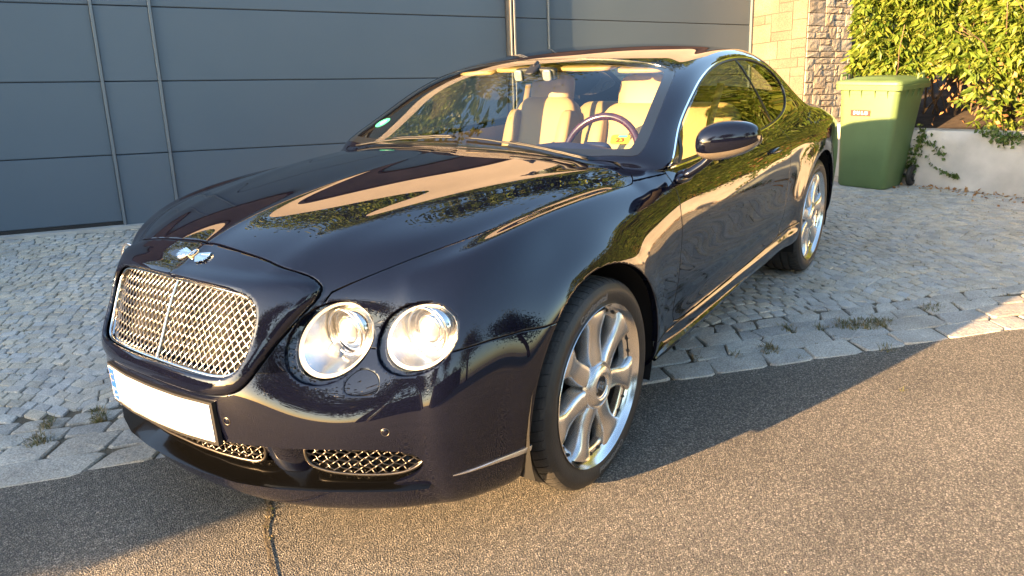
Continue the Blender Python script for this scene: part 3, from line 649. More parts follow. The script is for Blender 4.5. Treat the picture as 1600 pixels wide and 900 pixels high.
# ---- lower intakes
hz = lambda y, z: np.interp(np.abs(y), [0, .14, .28, .405, .52, .615, .70, .765], [.935, .93, .91, .868, .812, .755, .70, .64])
LI = empty('lower_intake', (1.37, 0, 0)); LI.parent = CAR
fog = chaikin(A_([[.462, .400], [.70, .395], [.742, .375], [.738, .345], [.715, .318], [.66, .304], [.56, .306], [.49, .322], [.462, .345]]))
for s in (1, -1):
    fp = fog*[s, 1]; b = MB(); b.tube(np.stack([hz(fp[:, 0], 0)-.040, fp[:, 0], fp[:, 1]], 1), .0050, 8, closed=True); b.obj('mesh_frame', M['darkmesh'], LI, True)
    woven(fp if s > 0 else fp[::-1], lambda y, z: hz(y, z), .0175, .045, .0035, .0024, LI, 'side_mesh', M['darkmesh'], (38, -38))
ctr = chaikin(A_([[-.33, .395], [.33, .395], [.345, .36], [.335, .325], [.28, .318], [-.28, .318], [-.335, .325], [-.345, .36]]))
b = MB(); b.tube(np.stack([hz(ctr[:, 0], 0)-.050, ctr[:, 0], ctr[:, 1]], 1), .005, 8, closed=True); b.obj('mesh_frame', M['darkmesh'], LI, True)
woven(ctr, lambda y, z: hz(y, z), .0175, .055, .0035, .0024, LI, 'centre_mesh', M['darkmesh'], (38, -38))
ys = np.linspace(-.755, .755, 61)
# lower ledge with a curled lip, roof of the recess, dark back
b = MB(); b.grid(np.array([[[hz(y, 0)-d, y*(1-.02*d), z] for d, z in ((.010, .2665), (.02, .272), (.05, .285), (.085, .312), (.10, .33))] for y in ys])); b.obj('intake_ledge', M['pit'], LI, True)
b = MB(); b.grid(np.array([[[hz(y, 0)-d, y, z] for d, z in ((.012, .400), (.10, .405), (.16, .40), (.16, .26))] for y in ys])); b.obj('intake_back', M['void'], LI, False)
for s in (1, -1):
    yy_ = np.linspace(.345, .455, 8)*s; b = MB(); b.grid(np.array([[[hz(y, 0)-d-.03*((abs(y)-.40)/.055)**4, y, z] for d, z in ((.012, .402), (.022, .385), (.034, .350), (.046, .318), (.060, .296))] for y in yy_])); b.obj('intake_strut', PAINT, LI, True)
ys2 = np.linspace(-.60, .60, 60); MB().tube(np.array([[np.interp(abs(y), [0, .14, .28, .42, .535, .63, .70], [.885, .88, .86, .812, .765, .708, .648])-.07, y, .186] for y in ys2]), .016, 8, flat=1.2).obj('chin_spoiler', M['black'], CAR, True)
# ---- number plate, bent to the bumper, characters blanked as on the photographed plate
def plate():
    c0 = .462; H2, W2 = .055, .26; fx = lambda y: np.interp(np.abs(y), [0, .14, .28], [.940, .935, .916])+.010
    def slab(y0, y1, z0, z1, off, th, name, mat, par, n=16, r=0):
        ys = np.linspace(y0, y1, n); b = MB(); G = np.array([[[fx(y)+off-th, y, z0], [fx(y)+off, y, z0], [fx(y)+off, y, z1], [fx(y)+off-th, y, z1]] for y in ys]); b.grid(G, close_v=True)
        b.F += [[0, 1, 2, 3], [4*(n-1)+k for k in (3, 2, 1, 0)]]; b.mi += [0, 0]; return b.obj(name, mat, par)
    hol = slab(-W2-.009, W2+.009, c0-H2-.012, c0+H2+.008, .002, .014, 'plate_holder', M['black'], CAR)
    slab(-W2, W2, c0-H2, c0+H2, .0045, .004, 'number_plate', M['plate'], hol)
    slab(-W2+.003, -W2+.042, c0-H2+.004, c0+H2-.004, .0052, .001, 'country_band', M['blue'], hol, 4)
    b = MB()
    for k in range(12):
        a = k*math.pi/6; b.box((fx(-.238)+.0057, -.2375+.0115*math.cos(a), c0+.022+.0115*math.sin(a)), (.0008, .0034, .0034))
    b.obj('star_ring', M['yellow'], hol, kind='stuff')
    V, F = text_mesh('D', .040, .0004); obj('country_letter', np.stack([fx(-.2375)+.0058+V[:, 2], -.2375+V[:, 0], c0-.028+V[:, 1]], 1), F, M['plate'], hol)
    V, F = text_mesh('F', .072, .0003, .001); V = V[V[:, 1].argsort()*0+np.arange(len(V))]; 
    for z in (c0+H2-.004, c0-H2+.004): b = MB(); b.tube(np.array([[fx(y)+.0055, y, z] for y in np.linspace(-.215, .254, 20)]), .0012, 4); b.obj('plate_edge_line', M['black'], hol)
plate()
for y, z in ((.297, .473), (.684, .455), (-.297, .473), (-.684, .455)):
    i = np.argmin((TV[:, 1]-abs(y))**2+(TV[:, 2]-z)**2+(TV[:, 0] < .5)*9); P0 = TV[i]*[1, np.sign(y), 1]; n0 = TN[i]*[1, np.sign(y), 1]
    b = MB(); b.lathe([(.0001, .0015), (.0085, .0012), (.0095, .0004)], P0, n0, 20); sn = b.obj('parking_sensor', PAINT, CAR, True)
    b = MB(); b.lathe([(.0095, .0004), (.0105, .0012), (.0118, .0002)], P0, n0, 20); b.obj('sensor_ring', M['darkmesh'], sn, True)
# ---- tail lamps
for s in (1, -1): panel('tail_lamp', sub(FC['tail'] > 0, lambda V: np.full(len(V), -.003), side=s), M['lampred'], CAR, .006)
# ---- underbody
b = MB(); b.box((-1.45, 0, .26), (4.0, 1.55, .10)); b.box((-1.4, 0, .5), (2.0, 1.6, .3)) if False else None
b.obj('underbody', M['void'], CAR)
# ---- wheel (left side, outer face +y), hub at origin; every copy has tyre, hub cap, bolts, brake disc
def make_wheel(c, rot, flip):
    """c = hub centre (world), outer face towards +y (or -y if flip)"""
    s = -1 if flip else 1
    W0 = empty('wheel', (c[0]+1.37, c[1], c[2])); W0.parent = CAR
    o = np.array([c[0], c[1], c[2]]); Y = np.array([0, s, 0.])
    b = MB()    # barrel and lip;  h = metres outwards from the tyre's outer face plane (0)
    b.lathe([(.246, -.030), (.254, -.024), (.262, -.016), (.2665, -.006), (.2695, -.001), (.271, -.003), (.270, -.012)], o, Y, 96); b.obj('rim_lip', M['polish'], W0, True, sharp=50)
    b = MB(); b.lathe([(.236, -.20), (.238, -.06), (.2465, -.030)], o, Y, 64); b.obj('rim_barrel', M['barrel'], W0, True)
    # spokes
    b = MB(); n = 7
    prof_r = np.array([.050, .075, .100, .130, .160, .190, .215, .235, .250])
    half_w = np.array([.026, .0335, .0375, .0350, .0330, .0350, .0425, .0540, .0660])
    top = np.array([-.016, -.017, -.020, -.023, -.023, -.020, -.016, -.014, -.018])
    for k in range(n):
        a = rot+k*2*math.pi/n; d = np.array([math.cos(a), 0, math.sin(a)])*[1, 1, 1]; t = np.cross(Y, d); G = []
        for r, wv, tp in zip(prof_r, half_w, top):
            # rounded section, deep sides
            sec = [(-1.10, -.052), (-1.0, -.018), (-.93, -.007), (-.80, -.001), (-.4, .0015), (0, .002), (.4, .0015), (.80, -.001), (.93, -.007), (1.0, -.018), (1.10, -.052)]
            G.append([o+d*r*(1-.02*abs(q)*(r > .2))+t*wv*q+Y*(tp+h) for q, h in sec])
        b.grid(np.array(G))
    b.obj('spokes', M['alloy'], W0, True, sharp=45)
    b = MB()
    for k in range(n):
        a = rot+(k+.5)*2*math.pi/n
        for off in (-.105, .105):
            d = np.array([math.cos(a+off), 0, math.sin(a+off)]); b.lathe([(.0001, .004), (.0045, .004), (.0055, 0), (.0055, -.004)], o+d*.2425+Y*(-.030), Y, 8)
    b.obj('rim_bolts', M['steel'], W0, True, sharp=40, kind='stuff')
    b = MB(); b.lathe([(.250, -.034), (.236, -.034), (.228, -.040), (.226, -.06)], o, Y, 96); b.obj('rim_flange', M['polish'], W0, True, sharp=40)
    b = MB(); b.lathe([(.084, -.030), (.080, -.014), (.076, -.009), (.072, -.010), (.070, -.013), (.066, -.008), (.060, -.004), (.046, -.001), (.042, -.003), (.040, -.007), (.036, -.009), (.0001, -.008)], o, Y, 56); hub = b.obj('hub_cap', M['alloy'], W0, True, sharp=35)
    W0h = np.array([-1, 0, 0.]) * s
    # cap badge: dark field, letter, small wings
    b = MB(); b.prism([(.031*math.cos(q), .034*math.sin(q)) for q in np.arange(28)*math.pi/14], (W0h, (0, 0, 1), Y), o+Y*-.0082, .0015); b.obj('cap_field', M['gloss_black'], W0)
    V, F = text_mesh('B', .058, .0012, .0014); rr = .95; ca, sa = math.cos(rr), math.sin(rr)
    X2, Z2 = V[:, 0]*ca-V[:, 1]*sa, V[:, 0]*sa+V[:, 1]*ca; obj('cap_letter', o+X2[:, None]*W0h+Z2[:, None]*np.array([0, 0, 1.])+(V[:, 2:]-.0060)*Y, F, M['chrome'], W0)
    b = MB(); 
    for sg in (-1, 1):
        for q in range(5): b.box(o+sg*W0h*(.030+.001*q)+np.array([0, 0, -.010+q*.004])+Y*-.0068, (.016-.002*q, .0015, .0022))
    b.obj('cap_wing', M['chrome'], W0, kind='stuff')
    # tyre
    b = MB(); b.lathe([(.262, -.020), (.268, -.010), (.273, -.007), (.285, -.003), (.300, .001), (.312, .001), (.318, -.0005), (.325, -.004), (.334, -.010)], o, Y, 120); ty = b.obj('tyre_sidewall', M['rubber'], W0, True)
    pr = [(.334, -.010), (.341, -.018), (.3455, -.030)]
    gz = [-.030, -.058, -.059, -.066, -.067, -.100, -.101, -.110, -.111, -.155, -.156, -.165, -.166, -.205, -.206, -.213, -.214, -.240]
    gr_ = [.3455, .3485, .341, .341, .3487, .3492, .3415, .3415, .3492, .3492, .3415, .3415, .3492, .3487, .341, .341, .3485, .3455]
    pr = pr+list(zip(gr_[1:], gz[1:]))+[(.341, -.252), (.334, -.260), (.30, -.270), (.262, -.25)]
    b = MB(); b.lathe(pr, o, Y, 160); b.obj('tyre_tread', M['tread'], W0, True, sharp=35)
    b = MB(); ns = 64
    for k in range(ns):      # thin lateral sipes across the shoulder blocks
        a = k*2*math.pi/ns; P = []
        for r, h in ((.3375, -.0135), (.342, -.019), (.3462, -.031), (.3491, -.045), (.3493, -.057)):
            aa = a+(h+.0135)*.9; P.append(o+np.array([math.cos(aa), 0, math.sin(aa)])*(r+.0002)+Y*h)
        b.tube(P, .0011, 4, cap=False, flat=.8)
    b.obj('tread_sipes', M['void'], W0, kind='stuff')
    V, F = text_mesh('Continental', .037, .0010, .0008); 
    for base in (math.radians(78), math.radians(258)):
        ang = base+V[:, 0]/.303; rad = .298+V[:, 1]*.78
        if s > 0: ang = math.pi-(math.pi-base)+V[:, 0]*0+(V[:, 0]/.303)*1.0; ang = base+V[:, 0]/.303
        # outer view from +y: x axis points left, so text advances towards decreasing x (increasing angle)
        dirs = np.stack([np.cos(ang), 0*ang, np.sin(ang)], 1); Pt = o+dirs*rad[:, None]+Y*(.0008+V[:, 2:3])
        if s < 0: ang = base-V[:, 0]/.303; dirs = np.stack([np.cos(ang), 0*ang, np.sin(ang)], 1); Pt = o+dirs*rad[:, None]+Y*(.0008+V[:, 2:3])
        obj('tyre_lettering', Pt, F, M['rubber_text'], W0)
    b = MB(); b.lathe([(.07, -.13), (.172, -.13), (.175, -.135), (.175, -.155), (.07, -.155)], o, Y, 64); b.obj('brake_disc', M['steel'], W0, True, sharp=30)
    b = MB(); a = np.linspace(.2, 1.3, 10); b.grid(np.array([[o+np.array([-math.cos(t), 0, math.sin(t)])*r+Y*h for r, h in ((.13, -.09), (.20, -.09), (.205, -.10), (.205, -.17))] for t in a])); b.obj('brake_caliper', M['black'], W0, True, sharp=30)
    b = MB(); b.lathe([(.0001, -.16), (.235, -.16)], o, Y, 48); b.obj('wheel_back', M['void'], W0)
    return W0
make_wheel((0, .947, .35), math.radians(90), False); make_wheel((-2.745, .944, .35), math.radians(68), False)
make_wheel((0, -.947, .35), math.radians(80), True); make_wheel((-2.745, -.944, .35), math.radians(60), True)
# ---- door mirrors
def mirror(s):
    c = np.array([-.775, s*1.052, 1.050]); b = MB(); G = []
    nu, nv = 36, 22
    for i in range(nv+1):
        t = math.pi*i/nv; row = []
        for k in range(nu):
            p = 2*math.pi*k/nu; y = -math.cos(t); ri = abs(math.sin(t))**.72
            X = ri*math.cos(p); Z = ri*math.sin(p)
            yy = y*.103; ht = .068*(1-.14*y+.0*y*y)
            zz = (abs(Z)**.92)*np.sign(Z)*ht + .012*(y) - .004
            dp = .078 if X > 0 else .045
            xx = (abs(X)**.85)*np.sign(X)*dp*(1-.22*y)
            row.append([c[0]+xx-.035*y, c[1]+s*yy, c[2]+zz])
        G.append(row)
    b.grid(np.array(G), close_v=True); sh = b.obj('mirror_housing', PAINT, DOOR[s], True)
    G = np.array(G); V = G.reshape(-1, 3)
    # clear indicator band wrapping the lower edge
    b = MB(); R_ = []
    for i in range(3, nv-1):
        row = [];
        for k in range(nu*3//4-0, nu*3//4+9):
            q = G[i, k % nu]; m = q-(c+[-.0, 0, 0]); row.append(q+m/np.linalg.norm(m)*.0018)
        R_.append(row)
    b.grid(np.array(R_)[:, 1:7]); b.obj('mirror_indicator', M['amber'], DOOR[s], True)
    b = MB(); a = np.arange(32)*math.pi/16; b.prism([(.108*math.cos(t), .050*math.sin(t)) for t in a], ((0, s, 0), (0, 0, 1), (-1, 0, 0)), c+[-.046, 0, -.002], .004); b.obj('mirror_glass', M['chrome'], DOOR[s], True, sharp=30)
    # arm
    b = MB(); P = np.array([[-.740, s*.885, .905], [-.748, s*.925, .925], [-.757, s*.965, .955], [-.765, s*.995, .985], [-.765, s*1.0, 1.0]]); b.tube(P, [.040, .034, .030, .030, .030], 14, flat=.55, up=(0, 0, 1)); b.obj('mirror_arm', PAINT, DOOR[s], True)
    b = MB(); b.sphere((-.745, s*.900, .902), (.078, .020, .022), 20, 10); b.obj('mirror_foot', PAINT, DOOR[s], True)
mirror(1)
# ---- cabin
def smooth_box(b, c, d, R=None, p=4., nu=20, nv=14, taper=0, shear=0):
    d = np.asarray(d, float)/2; P = []
    for i in range(nv+1):
        t = math.pi*i/nv-math.pi/2
        row = []
        for k in range(nu):
            a = 2*math.pi*k/nu; f = lambda v: np.sign(v)*abs(v)**(2/p)
            x, y, z = f(math.cos(t))*f(math.cos(a)), f(math.cos(t))*f(math.sin(a)), f(math.sin(t))
            q = np.array([x*(1-taper*z), y*(1-taper*z), z])*d; row.append(q)
        P.append(row)
    P = np.array(P)
    if R is not None: P = P @ np.asarray(R).T
    b.grid(P+np.asarray(c), close_v=True)
def roty(a): c, s = math.cos(a), math.sin(a); return np.array([[c, 0, s], [0, 1, 0], [-s, 0, c]])
def seat(x, y, rear=False):
    S = empty('seat', (x+1.37, y, .30)); S.parent = CAR; w = .46 if not rear else .44
    b = MB(); smooth_box(b, (x+.05, y, .50), (.54, w, .20), p=5); b.obj('seat_cushion', M['cream'], S, True)
    R = roty(-.36); b = MB(); smooth_box(b, (x-.30, y, .80), (.16, w, .66 if not rear else .5), R, 5, taper=.10); b.obj('backrest', M['cream'], S, True)
    for q in (-1, 1): b = MB(); smooth_box(b, (x-.235, y+q*(w/2-.05), .78), (.15, .09, .56 if not rear else .4), R, 4); b.obj('side_bolster', M['cream'], S, True)
    if not rear:
        b = MB(); smooth_box(b, (x-.43, y, 1.145), (.11, .27, .21), roty(-.25), 4); b.obj('headrest', M['cream'], S, True)
seat(-1.10, .37); seat(-1.46, -.39); seat(-2.12, .34, True); seat(-2.12, -.34, True)
b = MB(); b.box((-1.4, 0, .32), (2.2, 1.5, .04)); b.obj('cabin_floor', M['carpet'], CAR)
b = MB(); smooth_box(b, (-1.35, 0, .50), (1.1, .20, .30), p=6); b.obj('centre_console', M['cream'], CAR, True)
# dashboard top follows the screen base
b = MB(); ys = np.linspace(-.76, .76, 40); G = []
for y in ys:
    e = abs(y)/.76; x0 = -.47-.13*e**2.2; hump = .030*math.exp(-((y-.38)/.17)**2)
    G.append([[x0, y*.98, .972-.01*e], [-.60-.06*e, y*.98, .985], [-.74, y, .985+hump], [-.86, y, .965+hump], [-.91, y, .93+hump*.6], [-.90, y, .86], [-.86, y, .70], [-.80, y, .50]])
b.grid(np.array(G)); b.obj('dashboard', M['navy'], CAR, True, sharp=70)
b = MB(); b.grid(np.array([[[-.918, y, z] for z in (.80, .89)] for y in ys])); b.obj('dashboard_veneer', M['wood'], CAR, True)
SW = empty('steering_wheel', (-1.03+1.37, .385, .93)); SW.parent = CAR
u1, w1 = np.array([0, 1., 0]), np.array([-.36, 0, .93]); a = np.arange(48)*math.pi/24; c0 = np.array([-1.03, .385, .915])
b = MB(); b.tube(c0+.185*(np.cos(a)[:, None]*u1+np.sin(a)[:, None]*w1), .0165, 12, closed=True); b.obj('steering_rim', M['wood'], SW, True)
b = MB(); 
for q in (0, math.pi, -math.pi/2): b.tube([c0+.03*(math.cos(q)*u1+math.sin(q)*w1)+np.array([.03, 0, .01]), c0+.175*(math.cos(q)*u1+math.sin(q)*w1)], .016, 8, flat=.5)
smooth_box(b, c0+[.03, 0, .012], (.05, .15, .12), roty(.37), 4); b.obj('steering_boss', M['navy'], SW, True)
# headliner, sun visors, pillar and door trims (inside the body surface)
def inner(mask, off, name, mat, side=None):
    if side is None: V, N, T = both(mask)
    else: V, N, T = sub(mask, side=side)
    return obj(name, V-N*off, T[:, ::-1], mat, CAR, True)
hl = (TC[:, 0] < -1.24) & (TC[:, 0] > -2.5) & (TC[:, 2] > 1.2) & (FC['window'] < -.01) & (FC['screen'] < 0) & (FC['rearwin'] < 0)
inner(hl, .030, 'headliner', M['cream'])
pl = (TC[:, 0] < -.55) & (TC[:, 0] > -1.30) & (TC[:, 2] > .95) & (FC['window'] < 0) & (FC['screen'] < .0) & (np.abs(TC[:, 1]) > .55)
for s in (1, -1): inner(pl, .026, 'pillar_trim', M['cream'], s)
for s in (1, -1):
    for q0, q1 in ((.06, .32), (.34, .60)) if False else ((.05, .33), (.345, .585)):
        b = MB(); smooth_box(b, (-1.305-.02*(q0 > .2), s*(q0+q1)/2, 1.298-.012*(q0 > .2)), (.17, q1-q0, .024), roty(.15), 5); b.obj('sun_visor', M['cream'], CAR, True)
    b = MB(); b.grid(np.array([[[x, s*(.862 if z > .8 else .88)-s*.06*(z > .85), z] for z in (.40, .60, .78, .86, .935)] for x in np.linspace(-.72, -2.1, 12)])); b.obj('door_trim', M['cream'], DOOR[s], True)
    # seat belt
    b = MB(); b.tube(np.array([[-1.95, s*.60, 1.18], [-1.86, s*.585, 1.0], [-1.74, s*.60, .75], [-1.68, s*.62, .5]]), .022, 6, flat=.06, up=(1, 0, 0)); b.obj('seat_belt', M['cream'], CAR, True)
# interior mirror and sensor pod
IM = empty('interior_mirror', (-1.17+1.37, 0, 1.26)); IM.parent = CAR
b = MB(); smooth_box(b, (-1.115, 0, 1.272), (.035, .235, .062), roty(.2), 5); b.obj('mirror_shell', M['black'], IM, True)
b = MB(); b.tube([(-1.10, 0, 1.29), (-1.10, 0, 1.31), (-1.13, 0, 1.325)], .009, 8); smooth_box(b, (-1.085, -.0, 1.293), (.09, .055, .02), roty(.5), 4); b.obj('mirror_stem', M['black'], IM, True)
for y in (-.085, .075): b = MB(); smooth_box(b, (-1.092, y, 1.268), (.02, .045, .052), roty(.2), 4); b.obj('mirror_end_pad', M['projector'], IM, True)
# ---- wiper, stickers
def on_surf(x, y, off):
    i = np.argsort((TV[:, 0]-x)**2+(TV[:, 1]-abs(y))**2+(TV[:, 2] < .6)*9)[:6]; return np.array([x, y, TV[i, 2].mean()])+TN[i].mean(0)*[1, np.sign(y) if y else 1, 1]*off
for ya, yb_ in ((.62, .03), (-.02, -.60)):
    P = [on_surf(-.498-.045*abs(yb_+(ya-yb_)*t)**1.5/1., ya+(yb_-ya)*t, .010) for t in np.linspace(0, 1, 18)]
    W_ = MB().tube(P, .0042, 6).obj('wiper', M['black'], CAR, True)
    P2_ = [p+np.array([.012, 0, .008]) for p in P[:11]]; MB().tube(P2_, [.007]*6+[.006, .0055, .005, .005, .004], 8, flat=.6).obj('wiper_arm', M['black'], W_, True)
def sticker(x, y, sx, sy, name, parts):
    c = on_surf(x, y, .0); i = np.argmin((TV[:, 0]-x)**2+(TV[:, 1]-abs(y))**2+(TV[:, 2] < .6)*9); n_ = TN[i]*[1, np.sign(y), 1]
    U, V_, W = frame_from(n_, (0, 0, 1)); c = c+W*.0012; S = None
    for nm, kind, (cx, cy), (w_, h_), mat, lift in parts:
        if kind == 'box': r = min(w_, h_)*.2; P = [(cx+sx_*(w_/2-r)+r*math.cos(t), cy+sy_*(h_/2-r)+r*math.sin(t)) for sx_, sy_, t0 in ((1, 1, 0), (-1, 1, math.pi/2), (-1, -1, math.pi), (1, -1, 1.5*math.pi)) for t in np.linspace(t0, t0+math.pi/2, 5)]
        elif kind == 'disc': P = [(cx+w_/2*math.cos(t), cy+h_/2*math.sin(t)) for t in np.arange(32)*math.pi/16]
        else:
            V, F = text_mesh(kind, h_, .0002, .0008); o = obj(nm, c+(V[:, :1]+cx)*U+(V[:, 1:2]+cy)*V_+W*(lift+V[:, 2:]*1.), F, mat, S); continue
        b = MB(); b.prism(P, (U, V_, W), c, lift); o = b.obj(nm, mat, S or CAR)
        if S is None: S = o
sticker(-.655, .672, 0, 0, 'toll_sticker', [('toll_sticker', 'box', (0, 0), (.072, .062), M['yellow'], .0008), ('sticker_band', 'box', (.008, .020), (.034, .015), M['teal'], .0013), ('sticker_number', '23', (0, -.008), (.05, .034), M['red'], .0016)])
sticker(-.70, -.62, 0, 0, 'round_sticker', [('round_sticker', 'disc', (0, 0), (.08, .08), M['teal'], .0008), ('sticker_number', '4', (0, 0), (.05, .05), M['plate'], .0013)])
# ================================================================== the place
# ------------------------------------------------------------------ materials of the place
def stone_mat(name, cols, use_attr=False, sc=(60, 9), bump=.35, rough=.85):
    m, t, b = new_mat(name); N = t.nodes; L = t.links; b.inputs['Roughness'].default_value = rough
    tc = N.new('ShaderNodeTexCoord'); gm_ = N.new('ShaderNodeNewGeometry')
    if use_attr: rn = N.new('ShaderNodeAttribute'); rn.attribute_name = 'tint'; ro = rn.outputs['Fac']
    else: rn = N.new('ShaderNodeObjectInfo'); ro = rn.outputs['Random']
    cr = N.new('ShaderNodeValToRGB'); el = cr.color_ramp.elements
    while len(el) < len(cols): el.new(.5)
    for i, c in enumerate(cols): el[i].position = i/(len(cols)-1); el[i].color = rgba(c)
    L.new(ro, cr.inputs[0])
    def noise(s, d=6): n = N.new('ShaderNodeTexNoise'); n.inputs['Scale'].default_value = s; n.inputs['Detail'].default_value = d; L.new(gm_.outputs['Position'], n.inputs['Vector']); return n
    def mul(a, fac_out, lo, hi):
        r = N.new('ShaderNodeMapRange'); r.inputs[1].default_value = .3; r.inputs[2].default_value = .7; r.inputs[3].default_value = lo; r.inputs[4].default_value = hi; L.new(fac_out, r.inputs[0])
        x = N.new('ShaderNodeMix'); x.data_type = 'RGBA'; x.blend_type = 'MULTIPLY'; x.inputs[0].default_value = 1; L.new(a, x.inputs[6]); L.new(r.outputs[0], x.inputs[7]); return x.outputs[2]
    n1, n2, n3 = noise(sc[0]*3.5), noise(sc[1]), noise(1.1)
    c = mul(mul(mul(cr.outputs[0], n1.outputs[0], .60, 1.30), n2.outputs[0], .80, 1.18), n3.outputs[0], .88, 1.1)
    L.new(c, b.inputs['Base Color'])
    nb = noise(sc[0]); bp = N.new('ShaderNodeBump'); bp.inputs['Strength'].default_value = bump; bp.inputs['Distance'].default_value = .012; L.new(nb.outputs[0], bp.inputs['Height']); L.new(bp.outputs[0], b.inputs['Normal'])
    return m
GRAN = [(.39, .375, .345), (.50, .475, .42), (.46, .415, .34), (.56, .485, .37), (.46, .455, .43)]
M['sett'] = stone_mat('granite_sett', GRAN, False); M['sett_a'] = stone_mat('granite_setts', GRAN, True)
M['kerb'] = stone_mat('granite_kerb', [(.34, .325, .295), (.41, .39, .345), (.38, .345, .29), (.45, .425, .37)], False, (45, 6), .5)
M['joint'] = stone_mat('joint_soil', [(.115, .092, .06), (.115, .092, .06)], False, (70, 5), .6)
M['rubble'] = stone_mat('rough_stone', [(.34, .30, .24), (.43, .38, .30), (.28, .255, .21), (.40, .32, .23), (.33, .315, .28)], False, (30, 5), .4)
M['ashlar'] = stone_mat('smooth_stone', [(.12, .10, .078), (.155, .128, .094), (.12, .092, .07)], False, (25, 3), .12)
M['mortar'] = simple('mortar', (.07, .06, .05), .95, bump=.4, bscale=80)
M['render'] = simple('pale_render', (.50, .47, .42), .9, bump=.35, bscale=120, var=.22, vscale=3.)
M['facade'] = simple('facade_plaster', (.50, .42, .34), .9, bump=.2, bscale=90, var=.06, vscale=2)
M['soffit'] = simple('soffit_boards', (.09, .05, .035), .7, var=.3, vscale=3)
M['concrete'] = simple('concrete', (.42, .40, .36), .9, bump=.3, bscale=50, var=.15, vscale=6)
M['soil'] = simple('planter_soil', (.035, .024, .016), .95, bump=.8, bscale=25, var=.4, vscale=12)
M['bark'] = simple('bark', (.13, .085, .055), .9, bump=.8, bscale=40, var=.3, vscale=10)
def door_mat():
    m, t, b = new_mat('anthracite_door'); N = t.nodes; L = t.links; b.inputs['Roughness'].default_value = .33
    tc = N.new('ShaderNodeNewGeometry'); mp_ = N.new('ShaderNodeMapping'); mp_.inputs['Scale'].default_value = (14, 14, 330); L.new(tc.outputs['Position'], mp_.inputs[0])
    n = N.new('ShaderNodeTexNoise'); n.inputs['Scale'].default_value = 1; n.inputs['Detail'].default_value = 3; L.new(mp_.outputs[0], n.inputs['Vector'])
    n2 = N.new('ShaderNodeTexNoise'); n2.inputs['Scale'].default_value = 1.6; n2.inputs['Detail'].default_value = 5; L.new(tc.outputs['Position'], n2.inputs['Vector'])
    r = N.new('ShaderNodeMix'); r.data_type = 'RGBA'; L.new(n2.outputs[0], r.inputs[0]); r.inputs[6].default_value = (.074, .104, .134, 1); r.inputs[7].default_value = (.090, .119, .148, 1); L.new(r.outputs[2], b.inputs['Base Color'])
    bp = N.new('ShaderNodeBump'); bp.inputs['Strength'].default_value = .22; bp.inputs['Distance'].default_value = .002; L.new(n.outputs[0], bp.inputs['Height']); L.new(bp.outputs[0], b.inputs['Normal']); return m
M['door'] = door_mat(); M['post'] = simple('door_post_metal', (.14, .165, .185), .38, .25); M['brightpost'] = simple('bare_metal_post', (.30, .28, .25), .4, .7)
def asphalt_mat():
    m, t, b = new_mat('asphalt'); N = t.nodes; L = t.links; b.inputs['Roughness'].default_value = .82
    g_ = N.new('ShaderNodeNewGeometry')
    def vor(s): v = N.new('ShaderNodeTexVoronoi'); v.inputs['Scale'].default_value = s; L.new(g_.outputs['Position'], v.inputs['Vector']); return v
    v1, v2 = vor(185), vor(370)
    cr = N.new('ShaderNodeValToRGB'); e = cr.color_ramp.elements; e[0].position = 0; e[0].color = (.078, .074, .065, 1); e[1].position = .55; e[1].color = (.150, .138, .118, 1)
    q = e.new(.85); q.color = (.24, .215, .175, 1); q = e.new(1.); q.color = (.34, .31, .265, 1)
    sp = N.new('ShaderNodeSeparateColor'); L.new(v1.outputs['Color'], sp.inputs[0]); L.new(sp.outputs[0], cr.inputs[0])
    n = N.new('ShaderNodeTexNoise'); n.inputs['Scale'].default_value = 1.3; n.inputs['Detail'].default_value = 8; L.new(g_.outputs['Position'], n.inputs['Vector'])
    mr = N.new('ShaderNodeMapRange'); mr.inputs[1].default_value = .3; mr.inputs[2].default_value = .7; mr.inputs[3].default_value = .95; mr.inputs[4].default_value = 1.5; L.new(n.outputs[0], mr.inputs[0])
    mx = N.new('ShaderNodeMix'); mx.data_type = 'RGBA'; mx.blend_type = 'MULTIPLY'; mx.inputs[0].default_value = 1; L.new(cr.outputs[0], mx.inputs[6]); L.new(mr.outputs[0], mx.inputs[7])
    # grit between stones is darker
    d = N.new('ShaderNodeMapRange'); d.inputs[1].default_value = .25; d.inputs[2].default_value = .75; d.inputs[3].default_value = 1.; d.inputs[4].default_value = .42; L.new(v1.outputs['Distance'], d.inputs[0])
    m2 = N.new('ShaderNodeMix'); m2.data_type = 'RGBA'; m2.blend_type = 'MULTIPLY'; m2.inputs[0].default_value = 1; L.new(mx.outputs[2], m2.inputs[6]); L.new(d.outputs[0], m2.inputs[7]); L.new(m2.outputs[2], b.inputs['Base Color'])
    ad = N.new('ShaderNodeMath'); ad.operation = 'ADD'; L.new(v1.outputs['Distance'], ad.inputs[0]); ml = N.new('ShaderNodeMath'); ml.operation = 'MULTIPLY'; ml.inputs[1].default_value = .4; L.new(v2.outputs['Distance'], ml.inputs[0]); L.new(ml.outputs[0], ad.inputs[1])
    bp = N.new('ShaderNodeBump'); bp.invert = True; bp.inputs['Strength'].default_value = 1.; bp.inputs['Distance'].default_value = .006; L.new(ad.outputs[0], bp.inputs['Height']); L.new(bp.outputs[0], b.inputs['Normal']); return m
M['asphalt'] = asphalt_mat()
